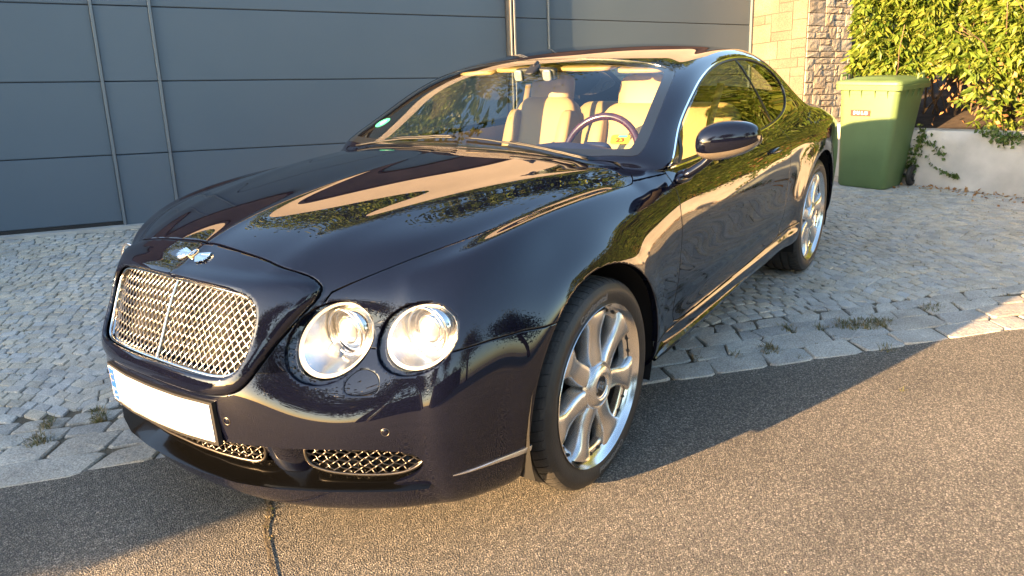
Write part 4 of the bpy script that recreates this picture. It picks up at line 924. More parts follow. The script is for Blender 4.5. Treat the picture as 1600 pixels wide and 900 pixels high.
def leaf_mat(name, cols, attr=True, trans=.35, rough=.45):
    m, t, b = new_mat(name); N = t.nodes; L = t.links; out = [n for n in N if n.type == 'OUTPUT_MATERIAL'][0]
    rn = N.new('ShaderNodeAttribute') if attr else N.new('ShaderNodeObjectInfo')
    if attr: rn.attribute_name = 'tint'
    cr = N.new('ShaderNodeValToRGB'); el = cr.color_ramp.elements
    while len(el) < len(cols): el.new(.5)
    for i, c in enumerate(cols): el[i].position = i/(len(cols)-1); el[i].color = rgba(c)
    L.new(rn.outputs['Fac' if attr else 'Random'], cr.inputs[0]); L.new(cr.outputs[0], b.inputs['Base Color']); b.inputs['Roughness'].default_value = rough; b.inputs['Specular IOR Level'].default_value = .35
    tl = N.new('ShaderNodeBsdfTranslucent'); L.new(cr.outputs[0], tl.inputs[0]); mx = N.new('ShaderNodeMixShader'); mx.inputs[0].default_value = trans
    L.new(b.outputs[0], mx.inputs[1]); L.new(tl.outputs[0], mx.inputs[2]); L.new(mx.outputs[0], out.inputs[0]); return m
YG = [(.06, .11, .012), (.11, .17, .02), (.16, .22, .03), (.21, .25, .04), (.085, .14, .016), (.25, .24, .05)]
M['leaf'] = leaf_mat('laurel_leaves', YG); M['leaf_o'] = leaf_mat('laurel_leaf', YG, False)
M['ivy'] = leaf_mat('ivy_leaves', [(.05, .09, .02), (.09, .14, .03), (.16, .19, .05)], True, .2)
M['dryleaf'] = leaf_mat('dry_leaves', [(.25, .11, .04), (.36, .19, .07), (.45, .28, .12)], True, .2, .8)
M['tree'] = leaf_mat('tree_leaves', [(.03, .055, .012), (.05, .08, .018), (.075, .10, .025)], True, .25)
M['grass'] = leaf_mat('grass_blades', [(.07, .09, .028), (.13, .135, .05), (.24, .19, .10), (.30, .24, .14)], True, .25)
M['bin'] = simple('green_bin_plastic', (.115, .180, .070), .5, bump=.08, bscale=200, var=.08, vscale=5)
def with_tint(o, per_face):
    a = o.data.attributes.new('tint', 'FLOAT', 'FACE'); a.data.foreach_set('value', np.asarray(per_face, float)); return o
# ------------------------------------------------------------------ frames of the place
KO = np.array([.056, .064]); KT = np.array([-.752, .659]); KM = np.array([-.659, -.752])            # kerb line, along it, into the driveway
GU = np.array([-.067, -.043, .997]); GH = np.array([-.889, .456, -.040]); GH = GH-(GH @ GU)*GU/(GU @ GU); GH /= np.linalg.norm(GH); GU /= np.linalg.norm(GU); GN = np.cross(GH, GU)
if GN[1] < 0: GN = -GN
GB = np.array([-1.192, -4.262, .084])
def gp(a, v, o): return GB+np.multiply.outer(a, GH)+np.multiply.outer(v, GU)+np.multiply.outer(o, GN)
WO, WD = np.array([-6.14, .76]), np.array([.316, .949]); WN = np.array([.949, -.316])      # low wall start, along, face normal
def gz(x, y):
    P = np.stack([x, y], -1)-GB[:2]; e = P @ (GN[:2]/np.linalg.norm(GN[:2])); a = P @ GH[:2]
    return np.clip(.084-.05*a, 0, .15)*np.clip(1-e/2.3, 0, 1)**1.4
def kz(a, b): p = KO+a[..., None]*KT+b[..., None]*KM; return p
def b_edge(a): return -.035*np.clip(-a-.6, 0, 3)
# ------------------------------------------------------------------ asphalt, driveway bed
A2 = np.array([-40, -6, -3, -2, -1.4, -.6, 0, 4, 8, 12, 40.]); 
b = MB(); b.grid(np.array([[list(KO+a*KT+(b_edge(a) if k == 0 else 0)*KM+(bb+.014*(k == 0))*KM)+[-.003] for k, bb in enumerate((0., -1, -3, -8, -45))] for a in A2])[:, ::-1]); b.obj('asphalt_road', M['asphalt'], kind='structure')
ga, gb = np.meshgrid(np.linspace(-7, 13, 81), np.concatenate([np.linspace(0, 9, 37), [12, 20, 45]]), indexing='ij'); P = kz(ga, gb+np.where(gb < .01, b_edge(ga), 0)); zz_ = gz(P[..., 0], P[..., 1])-.008
b = MB(); b.grid(np.concatenate([P, zz_[..., None]], -1)); b.obj('ground', M['joint'], kind='structure')
DRV = empty('driveway', (0, 0, 0), kind='structure')
# ------------------------------------------------------------------ granite setts laid in arcs, kerb rows of larger stones
def sett_mesh(q, zc, h=.006, inset=.0026, jit=.0018, bev=.004):
    """q: 4 ground corners (2D, ccw). returns V (9 ring points..), F"""
    c = q.mean(0); e = q+(c-q)/np.linalg.norm(c-q, axis=1)[:, None]*inset*1.3; e = e+RNG.normal(0, jit, e.shape)
    e8 = []; 
    for i in range(4): p, n_ = e[i], e[(i+1) % 4]; pr = e[i-1]; r = .10; e8 += [p+(pr-p)*r, p+(n_-p)*r]
    e8 = np.array(e8); t8 = c+(e8-c)*(1-bev/max(.02, np.linalg.norm(e8-c, axis=1).mean())); tz = RNG.normal(0, h*.35, 8)*.5
    tl = RNG.normal(0, .035, 2)*.6
    top = np.column_stack([t8, zc+h*.3+tz+(t8-c) @ tl]); mid = np.column_stack([e8, zc-.004+(e8-c) @ tl]); bot = np.column_stack([e8, np.full(8, zc-.028)])
    V = np.vstack([bot, mid, top, [[c[0], c[1], zc+h*.75]]]); F = []
    for k in (0, 8):
        for i in range(8): F.append([k+i, k+(i+1) % 8, k+8+(i+1) % 8, k+8+i])
    for i in range(8): F.append([16+i, 16+(i+1) % 8, 24])
    return V, F
def ccw(q): 
    a = 0
    for i in range(4): a += q[i][0]*q[(i+1) % 4][1]-q[(i+1) % 4][0]*q[i][1]
    return q if a > 0 else q[::-1]
ROWH = [(0, .155), (.155, .30), (.30, .42), (.42, .52)]; kerbs = []
for r, (b0, b1) in enumerate(ROWH):
    a = -4.4+.1*r; sk, o0, o1 = .03, 0, 0
    while a < 9:
        L_ = RNG.uniform(.17, .33) if r < 2 else RNG.uniform(.11, .20); sk2 = RNG.normal(.03, .022); p0, p1 = RNG.normal(0, .007, 2)
        kerbs.append(ccw(kz(np.array([a, a+L_, a+L_+sk2, a+sk]), np.array([b0+o0*.3*(r > 0), b0+p0*.3*(r > 0), b1+p1, b1+o1])+b_edge(a)))); a += L_; sk, o0, o1 = sk2, p0, p1
for q in kerbs:
    V, F = sett_mesh(q, .0, .007, .0032, .006, .006); o = obj('kerb_stone', V, F, M['kerb'], DRV)
W_, AM = 1.32, .30
def arc(a): u = (a/W_) % 1.; return AM*(1-(2*u-1)**2)
setts = []; pit = .069; nrow = int(9.5/pit)
for k in range(-3, nrow):
    bb0, bb1 = .50+k*pit-.25, .50+(k+1)*pit-.25; a = -6.2+RNG.uniform(0, .08)
    while a < 11.5:
        L_ = pit*RNG.uniform(.82, 1.28); aa = np.array([a, a+L_, a+L_, a]); bq = np.array([bb0, bb0, bb1, bb1])+arc(aa); cb = bq.mean()
        # joints of neighbouring arcs run radially
        a_ = aa.copy(); u = ((a+L_/2)/W_) % 1-.5; a_[2:] += u*pit*.55
        if cb > .53: setts.append((a+L_/2, cb, a_, bq))
        a += L_
Q = np.array([kz(s[2], s[3]) for s in setts]); cen_ = Q.mean(1); rel = cen_-GB[:2]; gn2 = GN[:2]/np.linalg.norm(GN[:2]); wrel = cen_-WO
okm = (rel @ gn2 > .14) & ~((wrel @ WN < -.0) & (wrel @ WD > -.4)) & (np.array([s[1] for s in setts]) < 9.4)
Q = Q[okm]; cen_ = cen_[okm]; zc_ = gz(cen_[:, 0], cen_[:, 1]); px, dep = to_px(np.column_stack([cen_, zc_]))
vis = (dep > 0) & (px[:, 1] > 350) & (px[:, 1] < 900) & (((px[:, 0] > -5) & (px[:, 0] < 165)) | ((px[:, 0] > 1030) & (px[:, 0] < 1600) & (px[:, 1] > 585-(px[:, 0]-1018)*.62)))
score = np.where(vis, 1/dep, 0); order = np.argsort(-score); ind = set(order[:285].tolist())
VV, FF, tt, nn = [], [], [], 0
for i in range(len(Q)):
    q = ccw(Q[i]); V, F = sett_mesh(q, zc_[i]+RNG.normal(0, .0014), .004, .0024, .0024, .0042)
    if i in ind: obj('sett', V, F, M['sett'], DRV)
    else: VV.append(V); FF += [[j+nn for j in f] for f in F]; nn += len(V); tt += [RNG.random()]*len(F)
with_tint(obj('small_setts', np.vstack(VV), FF, M['sett_a'], DRV, kind='stuff'), tt)
# ------------------------------------------------------------------ grass tufts, moss and litter in the joints
def blades(spots, name, label=None, parent=None, h=(.02, .06), mat=None):
    VV, FF, tt = [], [], []
    for (x, y, r, n) in spots:
        for _ in range(n):
            a = RNG.uniform(0, 6.28); d = r*math.sqrt(RNG.random()); p = np.array([x+d*math.cos(a), y+d*math.sin(a), gz(x, y)-.01]); hh = RNG.uniform(*h); dr = RNG.normal(0, .6, 2); w_ = RNG.uniform(.0012, .0028)
            sd = np.array([-math.sin(a), math.cos(a), 0])*w_; t = p+np.array([dr[0]*hh, dr[1]*hh, hh]); m_ = (p+t)/2+np.array([0, 0, hh*.22]); k = len(VV)*5; VV.append([p-sd, p+sd, m_-sd*.8, m_+sd*.8, t]); FF += [[k, k+1, k+3, k+2], [k+2, k+3, k+4]]; c = RNG.random(); tt += [c, c]
    return with_tint(obj(name, np.array(VV).reshape(-1, 3), FF, mat or M['grass'], parent, kind='stuff'), tt)
def ground_at(px_, py_):
    d = CFw+(px_-800)/CF*CRt-(py_-450)/CF*CUp; t = -CAM[2]/d[2]; return (CAM+t*d)[:2]
spots = []
for (u, v, r, n) in [(62, 690, .05, 170), (75, 665, .035, 120), (155, 655, .04, 140), (150, 645, .03, 60), (1325, 510, .07, 260), (1350, 508, .08, 300), (1375, 505, .06, 200), (1205, 548, .06, 120), (1230, 515, .05, 90), (1280, 513, .03, 50), (1458, 482, .06, 80), (1200, 543, .03, 60),
                     (1150, 557, .03, 40), (1385, 545, .04, 40), (1090, 560, .03, 30), (1250, 560, .02, 20), (1410, 610, .01, 3)]:
    x, y = ground_at(u, v); spots.append((x, y, r, n))
GRASS = blades(spots, 'grass_tufts', h=(.010, .040))
sp2 = [(*ground_at(u, v), .010, 9) for u, v in ((420, 796), (421, 808), (417, 822), (424, 840))]
for _ in range(2600):
    a, bq = (RNG.uniform(-4, 9), RNG.uniform(.05, 6.5)) if _ < 900 else (RNG.normal(5, 2.2), RNG.uniform(.3, 5)); p = KO+a*KT+bq*KM
    if (p-WO) @ WN < .0 or (p-GB[:2]) @ gn2 < .2: continue
    sp2.append((p[0], p[1], RNG.uniform(.01, .06), int(RNG.integers(3, 16))))
for _ in range(60): w_ = RNG.uniform(.0, 4.2); p = WO+WD*w_+WN*abs(RNG.normal(.05, .05)); sp2.append((p[0], p[1], .05, 22))
blades(sp2, 'joint_grass', h=(.004, .022))
def leaf_quads(C, size, dirs, mat, name, parent=None, jitter=.5, asp=.42, kind='stuff', fold=.25):
    """many small two-part leaves: C centres, dirs main pointing directions"""
    n = len(C); d = dirs+RNG.normal(0, jitter, (n, 3)); d /= np.linalg.norm(d, axis=1)[:, None]; r = RNG.normal(0, 1, (n, 3)); s = np.cross(d, r); s /= np.linalg.norm(s, axis=1)[:, None]; nr = np.cross(s, d)
    L_ = (size*RNG.uniform(.6, 1.25, n))[:, None]; w_ = L_*asp*.5
    A0 = C; A1 = C+d*L_*.45+s*w_+nr*w_*fold; A2_ = C+d*L_*.45-s*w_+nr*w_*fold; A3 = C+d*L_*.5; A4 = C+d*L_-nr*L_*.08
    V = np.stack([A0, A1, A3, A2_, A4], 1).reshape(-1, 3); k = np.arange(n)[:, None]*5
    F = np.concatenate([k+[0, 1, 2], k+[2, 1, 4], k+[0, 2, 3], k+[3, 2, 4]], 0); tt = np.tile(RNG.random(n), 4)
    o = obj(name, V, F, mat, parent, kind=kind); return with_tint(o, tt)
# dry leaves blown against the low wall
C = []
for _ in range(420): w_ = RNG.uniform(-.3, 3.0); p = WO+WD*w_+WN*abs(RNG.exponential(.10)); C.append([p[0], p[1], .006+RNG.random()*.01])
leaf_quads(np.array(C), .035, np.tile([.3, 0, .05], (len(C), 1)), M['dryleaf'], 'dry_leaves', jitter=.9, asp=.6)
# crack in the asphalt
cp = np.array([ground_at(u, v) for u, v in ((405, 742), (416, 775), (421, 800), (412, 832), (420, 862), (428, 905), (445, 960), (430, 1050))]); cp = chaikin(cp, 1, False); b = MB(); G = []
for i, p in enumerate(cp): t = cp[min(i+1, len(cp)-1)]-cp[max(i-1, 0)]; t /= np.linalg.norm(t); n_ = np.array([-t[1], t[0]]); w_ = .002+.004*RNG.random()+(.004 if i < 4 else 0); G.append([list(p+n_*w_)+[.0005], list(p+RNG.normal(0, .002, 2))+[.0008], list(p-n_*w_)+[.0005]])
b.grid(np.array(G)); b.obj('asphalt_crack', M['joint'], kind='structure')
C = np.array([list(ground_at(*RNG.uniform((0, 700), (1600, 900))))+[0] for _ in range(60)]); VV = MB()
for c in C[:14]:
    if c[1] > 3 or (abs(c[1]) < .95 and c[0] < .9): continue
    r = RNG.uniform(.002, .005); VV.sphere(c+[0, 0, r*.3], (r*1.2, r, r*.6), 6, 4)
VV.obj('loose_grit', M['kerb'], None, kind='stuff')
# ------------------------------------------------------------------ garage front
WING = (4.52+6.62)*float(-(SUN_D @ GN)/(SUN_D @ GH)); BP = (4.52-3.80)*float(-(SUN_D @ GN)/(SUN_D @ GH))  # reach of the added shade pier and bright post depth, from the sun direction
GAR = empty('garage_building', gp(3.5, 0, 0), label='long garage front with grey sectional doors behind the coupe', cat='garage')
def gbox(a0, a1, v0, v1, o0, o1, bev=0):
    """box in the garage frame; bev chamfers the outer face"""
    V = []
    for o, e in ((o0, 0), (o1-bev, 0), (o1, bev)):
        V += [gp(a0+e, v0+e, o), gp(a1-e, v0+e, o), gp(a1-e, v1-e, o), gp(a0+e, v1-e, o)]
    F = [[3, 2, 1, 0], [8, 9, 10, 11]]+[[k+i, k+(i+1) % 4, k+4+(i+1) % 4, k+4+i] for k in (0, 4) for i in range(4)]
    return np.array(V), F
def gobj(name, args, mat, parent, **k): V, F = gbox(*args); return obj(name, V, F, mat, parent, **k)
def gdoor(a0, a1, o):
    d = empty('sectional_door', gp((a0+a1)/2, 0, o)-np.array(GAR.location)); d.parent = GAR
    for k in range(4):
        v0 = .035+k*.59-(.035 if k else 0); gobj('door_panel', (a0, a1, v0+.003, .59*(k+1)-.003, o-.04, o, .005), M['door'], d)
        if k: gobj('panel_joint', (a0, a1, .59*k-.004, .59*k+.004, o-.04, o-.006), M['void'], d)
    gobj('bottom_seal', (a0, a1, -.35, .035, o-.035, o-.008), M['black'], d)
gdoor(-6.6, -.012, 0); gdoor(.437, 3.735, 0); gdoor(4.245, 7.15, 0)
for a0, a1 in ((.012, .413), (3.80, 4.225)):
    d = empty('fixed_panel', gp((a0+a1)/2, 0, .0)-np.array(GAR.location)); d.parent = GAR
    for k in range(4): gobj('door_panel', (a0, a1, (.0 if k else -.2)+k*.59+.003, .59*(k+1)-.003, -.03, .012, .004), M['door'], d)
for a0, a1, o, mt in ((-.012, .012, .03, 'post'), (.413, .437, .026, 'post'), (3.738, 3.760, BP+.004, 'brightpost'), (3.776, 3.798, BP+.006, 'brightpost'), (4.225, 4.243, .040, 'post'), (7.15, 7.175, .03, 'post')):
    gobj('door_post', (a0, a1, -.3, 2.45, -.05, o, .003), M[mt], GAR)
gobj('post_cover', (3.760, 3.776, -.3, 2.45, -.05, .050), M['post'], GAR)
gobj('lintel', (-6.7, 7.17, 2.36, 2.80, -.3, .06), M['soffit'], GAR)
gobj('back_wall', (-8, 9, -.4, 2.5, -.45, -.12), M['void'], GAR)
def up_(a, v, o): t = math.radians(16.5); q = np.array([8.-(8.-a)*math.cos(t), -.1-(8.-a)*math.sin(t)])+o*np.array([-math.sin(t), math.cos(t)]); return gp(q[0], v, q[1])
UW = [up_(a, v, o) for a in (-8, 8.) for o in (-.3, 0) for v in (2.7, 4.45)]; obj('upper_wall', UW, [[0, 1, 3, 2], [4, 6, 7, 5], [0, 4, 5, 1], [2, 3, 7, 6], [0, 2, 6, 4], [1, 5, 7, 3]], M['facade'], GAR)  # out of view, swung towards the sun to brighten its reflection in the paintwork
gobj('shade_pier', (-9.5, -6.62, -.6, 4.7, -.3, WING), M['render'], GAR)  # unseen pier added to keep the sun off the left doors
gobj('garage_roof', (-9.4, 8.0, 2.80, 2.84, -8, .09), M['soffit'], GAR)
gobj('threshold', (-6.6, 7.1, -.25, .006, -.02, .13), M['concrete'], GAR)
# ------------------------------------------------------------------ stone pillar right of the doors: every stone its own object
PIL = empty('stone_pillar', gp(7.5, 0, .4), label='pillar of tan stone blocks between the last garage door and the hedge', cat='pillar')
gobj('pillar_core', (7.19, 7.96, -.5, 2.72, -.3, .845), M['mortar'], PIL)
def pack(nx, ny, sizes):
    used = np.zeros((nx, ny), bool); out = []
    for j in range(ny):
        for i in range(nx):
            if used[i, j]: continue
            for _ in range(12):
                w_, h_ = sizes[RNG.integers(len(sizes))]
                if i+w_ <= nx and j+h_ <= ny and not used[i:i+w_, j:j+h_].any(): break
            else: w_, h_ = 1, 1
            used[i:i+w_, j:j+h_] = True; out.append((i, j, w_, h_))
    return out
def stone(fn, u0, u1, v0, v1, th, rough, mat, n=4):
    """fn(u,v,o)->world; front face n x n rough grid"""
    g_ = .0042; u0, u1, v0, v1 = u0+g_, u1-g_, v0+g_, v1-g_; us, vs = np.linspace(u0, u1, n), np.linspace(v0, v1, n); D = RNG.normal(0, rough, (n, n)); t0 = th*RNG.uniform(.6, 1.2)
    D[0, :] = D[-1, :] = D[:, 0] = D[:, -1] = -rough*1.6; V = [fn(us[i]+RNG.normal(0, .0015), vs[j]+RNG.normal(0, .0015), t0+D[i, j]) for i in range(n) for j in range(n)]
    per = [(i, 0) for i in range(n)]+[(n-1, j) for j in range(1, n)]+[(i, n-1) for i in range(n-2, -1, -1)]+[(0, j) for j in range(n-2, 0, -1)]
    F = [[i*n+j, (i+1)*n+j, (i+1)*n+j+1, i*n+j+1] for i in range(n-1) for j in range(n-1)]; m_ = len(V); V += [fn(us[i], vs[j], -.02) for i, j in per]; L_ = len(per)
    for k in range(L_): a, b_ = per[k], per[(k+1) % L_]; F.append([a[0]*n+a[1], m_+k, m_+(k+1) % L_, b_[0]*n+b_[1]])
    return obj('stone', np.array(V), F, mat, PIL)
U0 = .070
for i, j, w_, h_ in pack(11, 44, [(2, 1), (3, 1), (2, 2), (3, 2), (4, 2), (2, 2), (1, 1), (3, 1), (4, 1)]):
    stone(lambda u, v, o: gp(u, v, .845+o), 7.19+i*U0, 7.19+(i+w_)*U0, -.36+j*U0, -.36+(j+h_)*U0, .016, .0022, M['rubble'], 5)
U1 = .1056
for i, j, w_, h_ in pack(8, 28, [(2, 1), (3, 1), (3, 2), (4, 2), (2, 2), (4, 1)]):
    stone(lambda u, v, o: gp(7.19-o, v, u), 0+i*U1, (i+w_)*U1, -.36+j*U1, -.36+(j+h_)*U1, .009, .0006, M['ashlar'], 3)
# ------------------------------------------------------------------ low wall with planting
def wp(w_, z, o): return np.array([*(WO+WD*w_+WN*o), z])
def wbox(w0, w1, z0, z1, o0, o1): return np.array([wp(w_, z, o) for w_ in (w0, w1) for o in (o0, o1) for z in (z0, z1)]), [[0, 1, 3, 2], [4, 6, 7, 5], [0, 4, 5, 1], [2, 3, 7, 6], [0, 2, 6, 4], [1, 5, 7, 3]]
LW = empty('planter_wall', wp(2, 0, 0), label='low pale rendered wall under the hedge, right of the green bin', cat='low wall')
ws_ = np.linspace(-.35, 6.2, 60); zt = lambda w_: .525+.028*(w_-.5)
b = MB(); b.grid(np.array([[wp(w_, z, o+RNG.normal(0, .0015)) for z, o in ((-.15, 0), (.1, 0), (.25, 0), (.4, 0), (zt(w_)-.012, 0), (zt(w_), -.012), (zt(w_), -.10), (zt(w_), -.21), (zt(w_)-.1, -.22), (-.1, -.22))] for w_ in ws_])); b.obj('wall', M['render'], LW, True, sharp=40)
b = MB(); b.add(*wbox(-.55, -.35, -.2, .53, -1.6, 0)); b.obj('wall_return', M['render'], LW)
b = MB(); G = np.array([[wp(w_, zt(w_)-.03+.25*max(0, -o-.25)+RNG.normal(0, .012), o) for o in (-.20, -.35, -.6, -.9, -1.5, -2.5)] for w_ in np.linspace(-.5, 6.2, 34)]); b.grid(G); b.obj('planter_soil', M['soil'], LW, True)
GWL = empty('garden_wall', wp(2, 0, -1.3), label='dark retaining wall hidden behind the laurel hedge', cat='retaining wall')
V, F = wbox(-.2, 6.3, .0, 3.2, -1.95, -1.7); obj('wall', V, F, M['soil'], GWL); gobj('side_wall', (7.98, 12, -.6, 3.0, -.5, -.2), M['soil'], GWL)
# ------------------------------------------------------------------ laurel hedge: twigs of hanging leaves
HG = empty('laurel_hedge', wp(2.5, .5, -.6), label='tall yellow-green hedge of hanging leaves above the low wall', cat='hedge')
def hedge_front(w_, z): return -.30+.16*np.sin(w_*2.1+z*1.3)+.10*np.sin(w_*5.3-z*3.1+1)+.08*np.sin(w_*11+z*7)+.12*np.clip(z-1.4, -.6, 1.2)
lc, ld = [], []
def dens(w_, z):
    d = 1.
    if z < 1.04: d *= np.clip((w_-.55)/.7, .0, 1)*(.25+.75*np.clip((z-.55)/.5, 0, 1) if w_ < 1.2 else 1)
    if w_ < -.55+.08*z: d = 0
    if abs(w_-1.45) < .16 and abs(z-1.12) < .22: d *= .15
    return d
for nc, off, w0_, w1_ in ((5600, 0, -.6, 2.2), (3800, -.12, -.6, 2.2), (2400, -.28, -.6, 2.2), (3000, 0, 2.2, 6), (1800, -.2, 2.2, 6)):
    for _ in range(nc):
        w_, z = RNG.uniform(w0_-.2*(w0_ < 0), w1_), RNG.uniform(.52, 3.15)
        if RNG.random() > dens(w_, z): continue
        c = wp(w_, z, hedge_front(w_, z)+off+RNG.normal(0, .04)); k = int(RNG.integers(5, 9)); a0 = RNG.uniform(0, 6.28)
        for q in range(k):
            a = a0+q*2*math.pi/k; d = np.array([*(WN*(.55+.5*math.cos(a))+WD*.8*math.sin(a)), -.45-.25*RNG.random()]); lc.append(c+RNG.normal(0, .012, 3)); ld.append(d)
lc, ld = np.array(lc), np.array(ld); pxl, dpl = to_px(lc); front_ = (lc[:, :2]-WO) @ WN
sc_ = np.where((pxl[:, 0] > 1335) & (pxl[:, 0] < 1598) & (pxl[:, 1] > 2) & (pxl[:, 1] < 200) & (dpl > 0), front_-hedge_front((lc[:, :2]-WO) @ WD, lc[:, 2]), -9); o_ = np.argsort(-sc_); one = o_[:1400][::5][:270]; rest = np.setdiff1d(np.arange(len(lc)), one)
leaf_quads(lc[rest], .098, ld[rest], M['leaf'], 'foliage', HG, .22, .34)
lv = []
for q in range(5):
    L_ = .098; w_ = L_*.17*(1+.15*RNG.normal()); V = np.array([[0, 0, 0], [w_*.8, L_*.3, w_*.3], [w_, L_*.55, w_*.3], [0, L_, -L_*.10], [-w_, L_*.55, w_*.3], [-w_*.8, L_*.3, w_*.3], [0, L_*.3, 0], [0, L_*.6, -.002]])
    lv.append(mesh_data('leaf', V, [[0, 1, 6], [1, 2, 7, 6], [2, 3, 7], [0, 6, 5], [6, 7, 4, 5], [7, 3, 4]], M['leaf_o'], True))
HLo = Vector(HG.location)
for i in one:
    d = Vector(ld[i]+RNG.normal(0, .2, 3)).normalized(); s_ = d.cross(Vector(RNG.normal(0, 1, 3))).normalized(); n_ = s_.cross(d); o = bpy.data.objects.new('leaf', lv[i % 5]); COL.objects.link(o); o.parent = HG
    o.matrix_local = Matrix.Translation(Vector(lc[i])-HLo) @ Matrix(((s_.x, d.x, n_.x, 0), (s_.y, d.y, n_.y, 0), (s_.z, d.z, n_.z, 0), (0, 0, 0, 1))) @ Matrix.Scale(float(RNG.uniform(.75, 1.2)), 4)
bt = MB()
for _ in range(50):
    w_ = RNG.uniform(-.3, 5.5) if _ > 20 else RNG.uniform(.0, 1.3); p = wp(w_, .5, RNG.uniform(-.9, -.6)); P = [p]; d = np.array([RNG.normal(0, .3), RNG.normal(0, .3), 1.])
    for k in range(7): d = d+RNG.normal(0, .28, 3); d[2] = abs(d[2]); P.append(P[-1]+d/np.linalg.norm(d)*RNG.uniform(.12, .28))
    bt.tube(P, np.linspace(.014, .003, len(P))*RNG.uniform(.5, 1.3), 5)
bt.obj('branches', M['bark'], HG, True, kind='stuff')
C = np.array([wp(RNG.uniform(.2, 2.6), RNG.uniform(.56, 1.15), RNG.uniform(-.45, -.1)) for _ in range(260)]); leaf_quads(C, .06, np.tile([.5, 0, -.4], (len(C), 1)), M['dryleaf'], 'withered_leaves', HG, .5, .5)
# ivy trailing over the wall
IV = empty('ivy', wp(.5, .5, 0), label='dark ivy trailing down the low wall beside the bin wheel', cat='ivy')
C, D = [], []
def trail(P, n, r, tgt=None):
    P = chaikin(np.array(P), 2, False)
    for _ in range(n): t = RNG.random()*(len(P)-1); i = int(t); q = P[i]+(P[min(i+1, len(P)-1)]-P[i])*(t-i); C.append(wp(q[0]+RNG.normal(0, r), q[1]+RNG.normal(0, r), .012+abs(RNG.normal(0, .012)))); D.append([WN[0]*.5, WN[1]*.5, -.7])
trail([(.42, .54), (.40, .42), (.36, .32), (.34, .22), (.32, .14)], 170, .028); trail([(.42, .44), (.56, .38), (.60, .33)], 45, .022); trail([(.48, .30), (.56, .20), (.68, .15), (.76, .15)], 40, .01)
leaf_quads(np.array(C), .042, np.array(D), M['ivy'], 'ivy_leaves', IV, .5, .8); b = MB(); b.tube([wp(.42, .54, .008), wp(.40, .42, .008), wp(.36, .30, .008), wp(.32, .13, .008)], .004, 5); b.obj('stem', M['bark'], IV, True)
C, D = [], []
IV2 = empty('ivy', wp(1.3, .5, 0), label='wide ivy clump draped over the wall top with one long trailing shoot', cat='ivy')
trail([(.95, .555), (1.1, .52), (1.3, .53), (1.5, .55), (1.8, .57), (2.2, .58)], 330, .035); trail([(1.08, .53), (1.10, .47)], 50, .025); trail([(1.6, .54), (1.66, .46)], 40, .03); trail([(1.64, .46), (1.58, .40), (1.66, .34), (1.72, .27), (1.78, .20)], 55, .012)
leaf_quads(np.array(C), .042, np.array(D), M['ivy'], 'ivy_leaves', IV2, .5, .8); b = MB(); b.tube([wp(1.62, .5, .008), wp(1.60, .40, .008), wp(1.72, .28, .008), wp(1.78, .2, .008)], .003, 5); b.obj('stem', M['bark'], IV2, True)
WDp = empty('weed', wp(1.55, 0, .1), label='small leafy weed at the foot of the low wall', cat='weed'); C = np.array([wp(1.55+RNG.normal(0, .10), abs(RNG.normal(.05, .04)), .05+RNG.normal(0, .03)) for _ in range(120)]); leaf_quads(C, .035, np.tile([.3, 0, .6], (120, 1)), M['ivy'], 'leaves', WDp, .6, .6)
b = MB(); b.tube([wp(1.55, 0, .05), wp(1.56, .12, .06)], .003, 5); b.obj('stem', M['grass'], WDp)
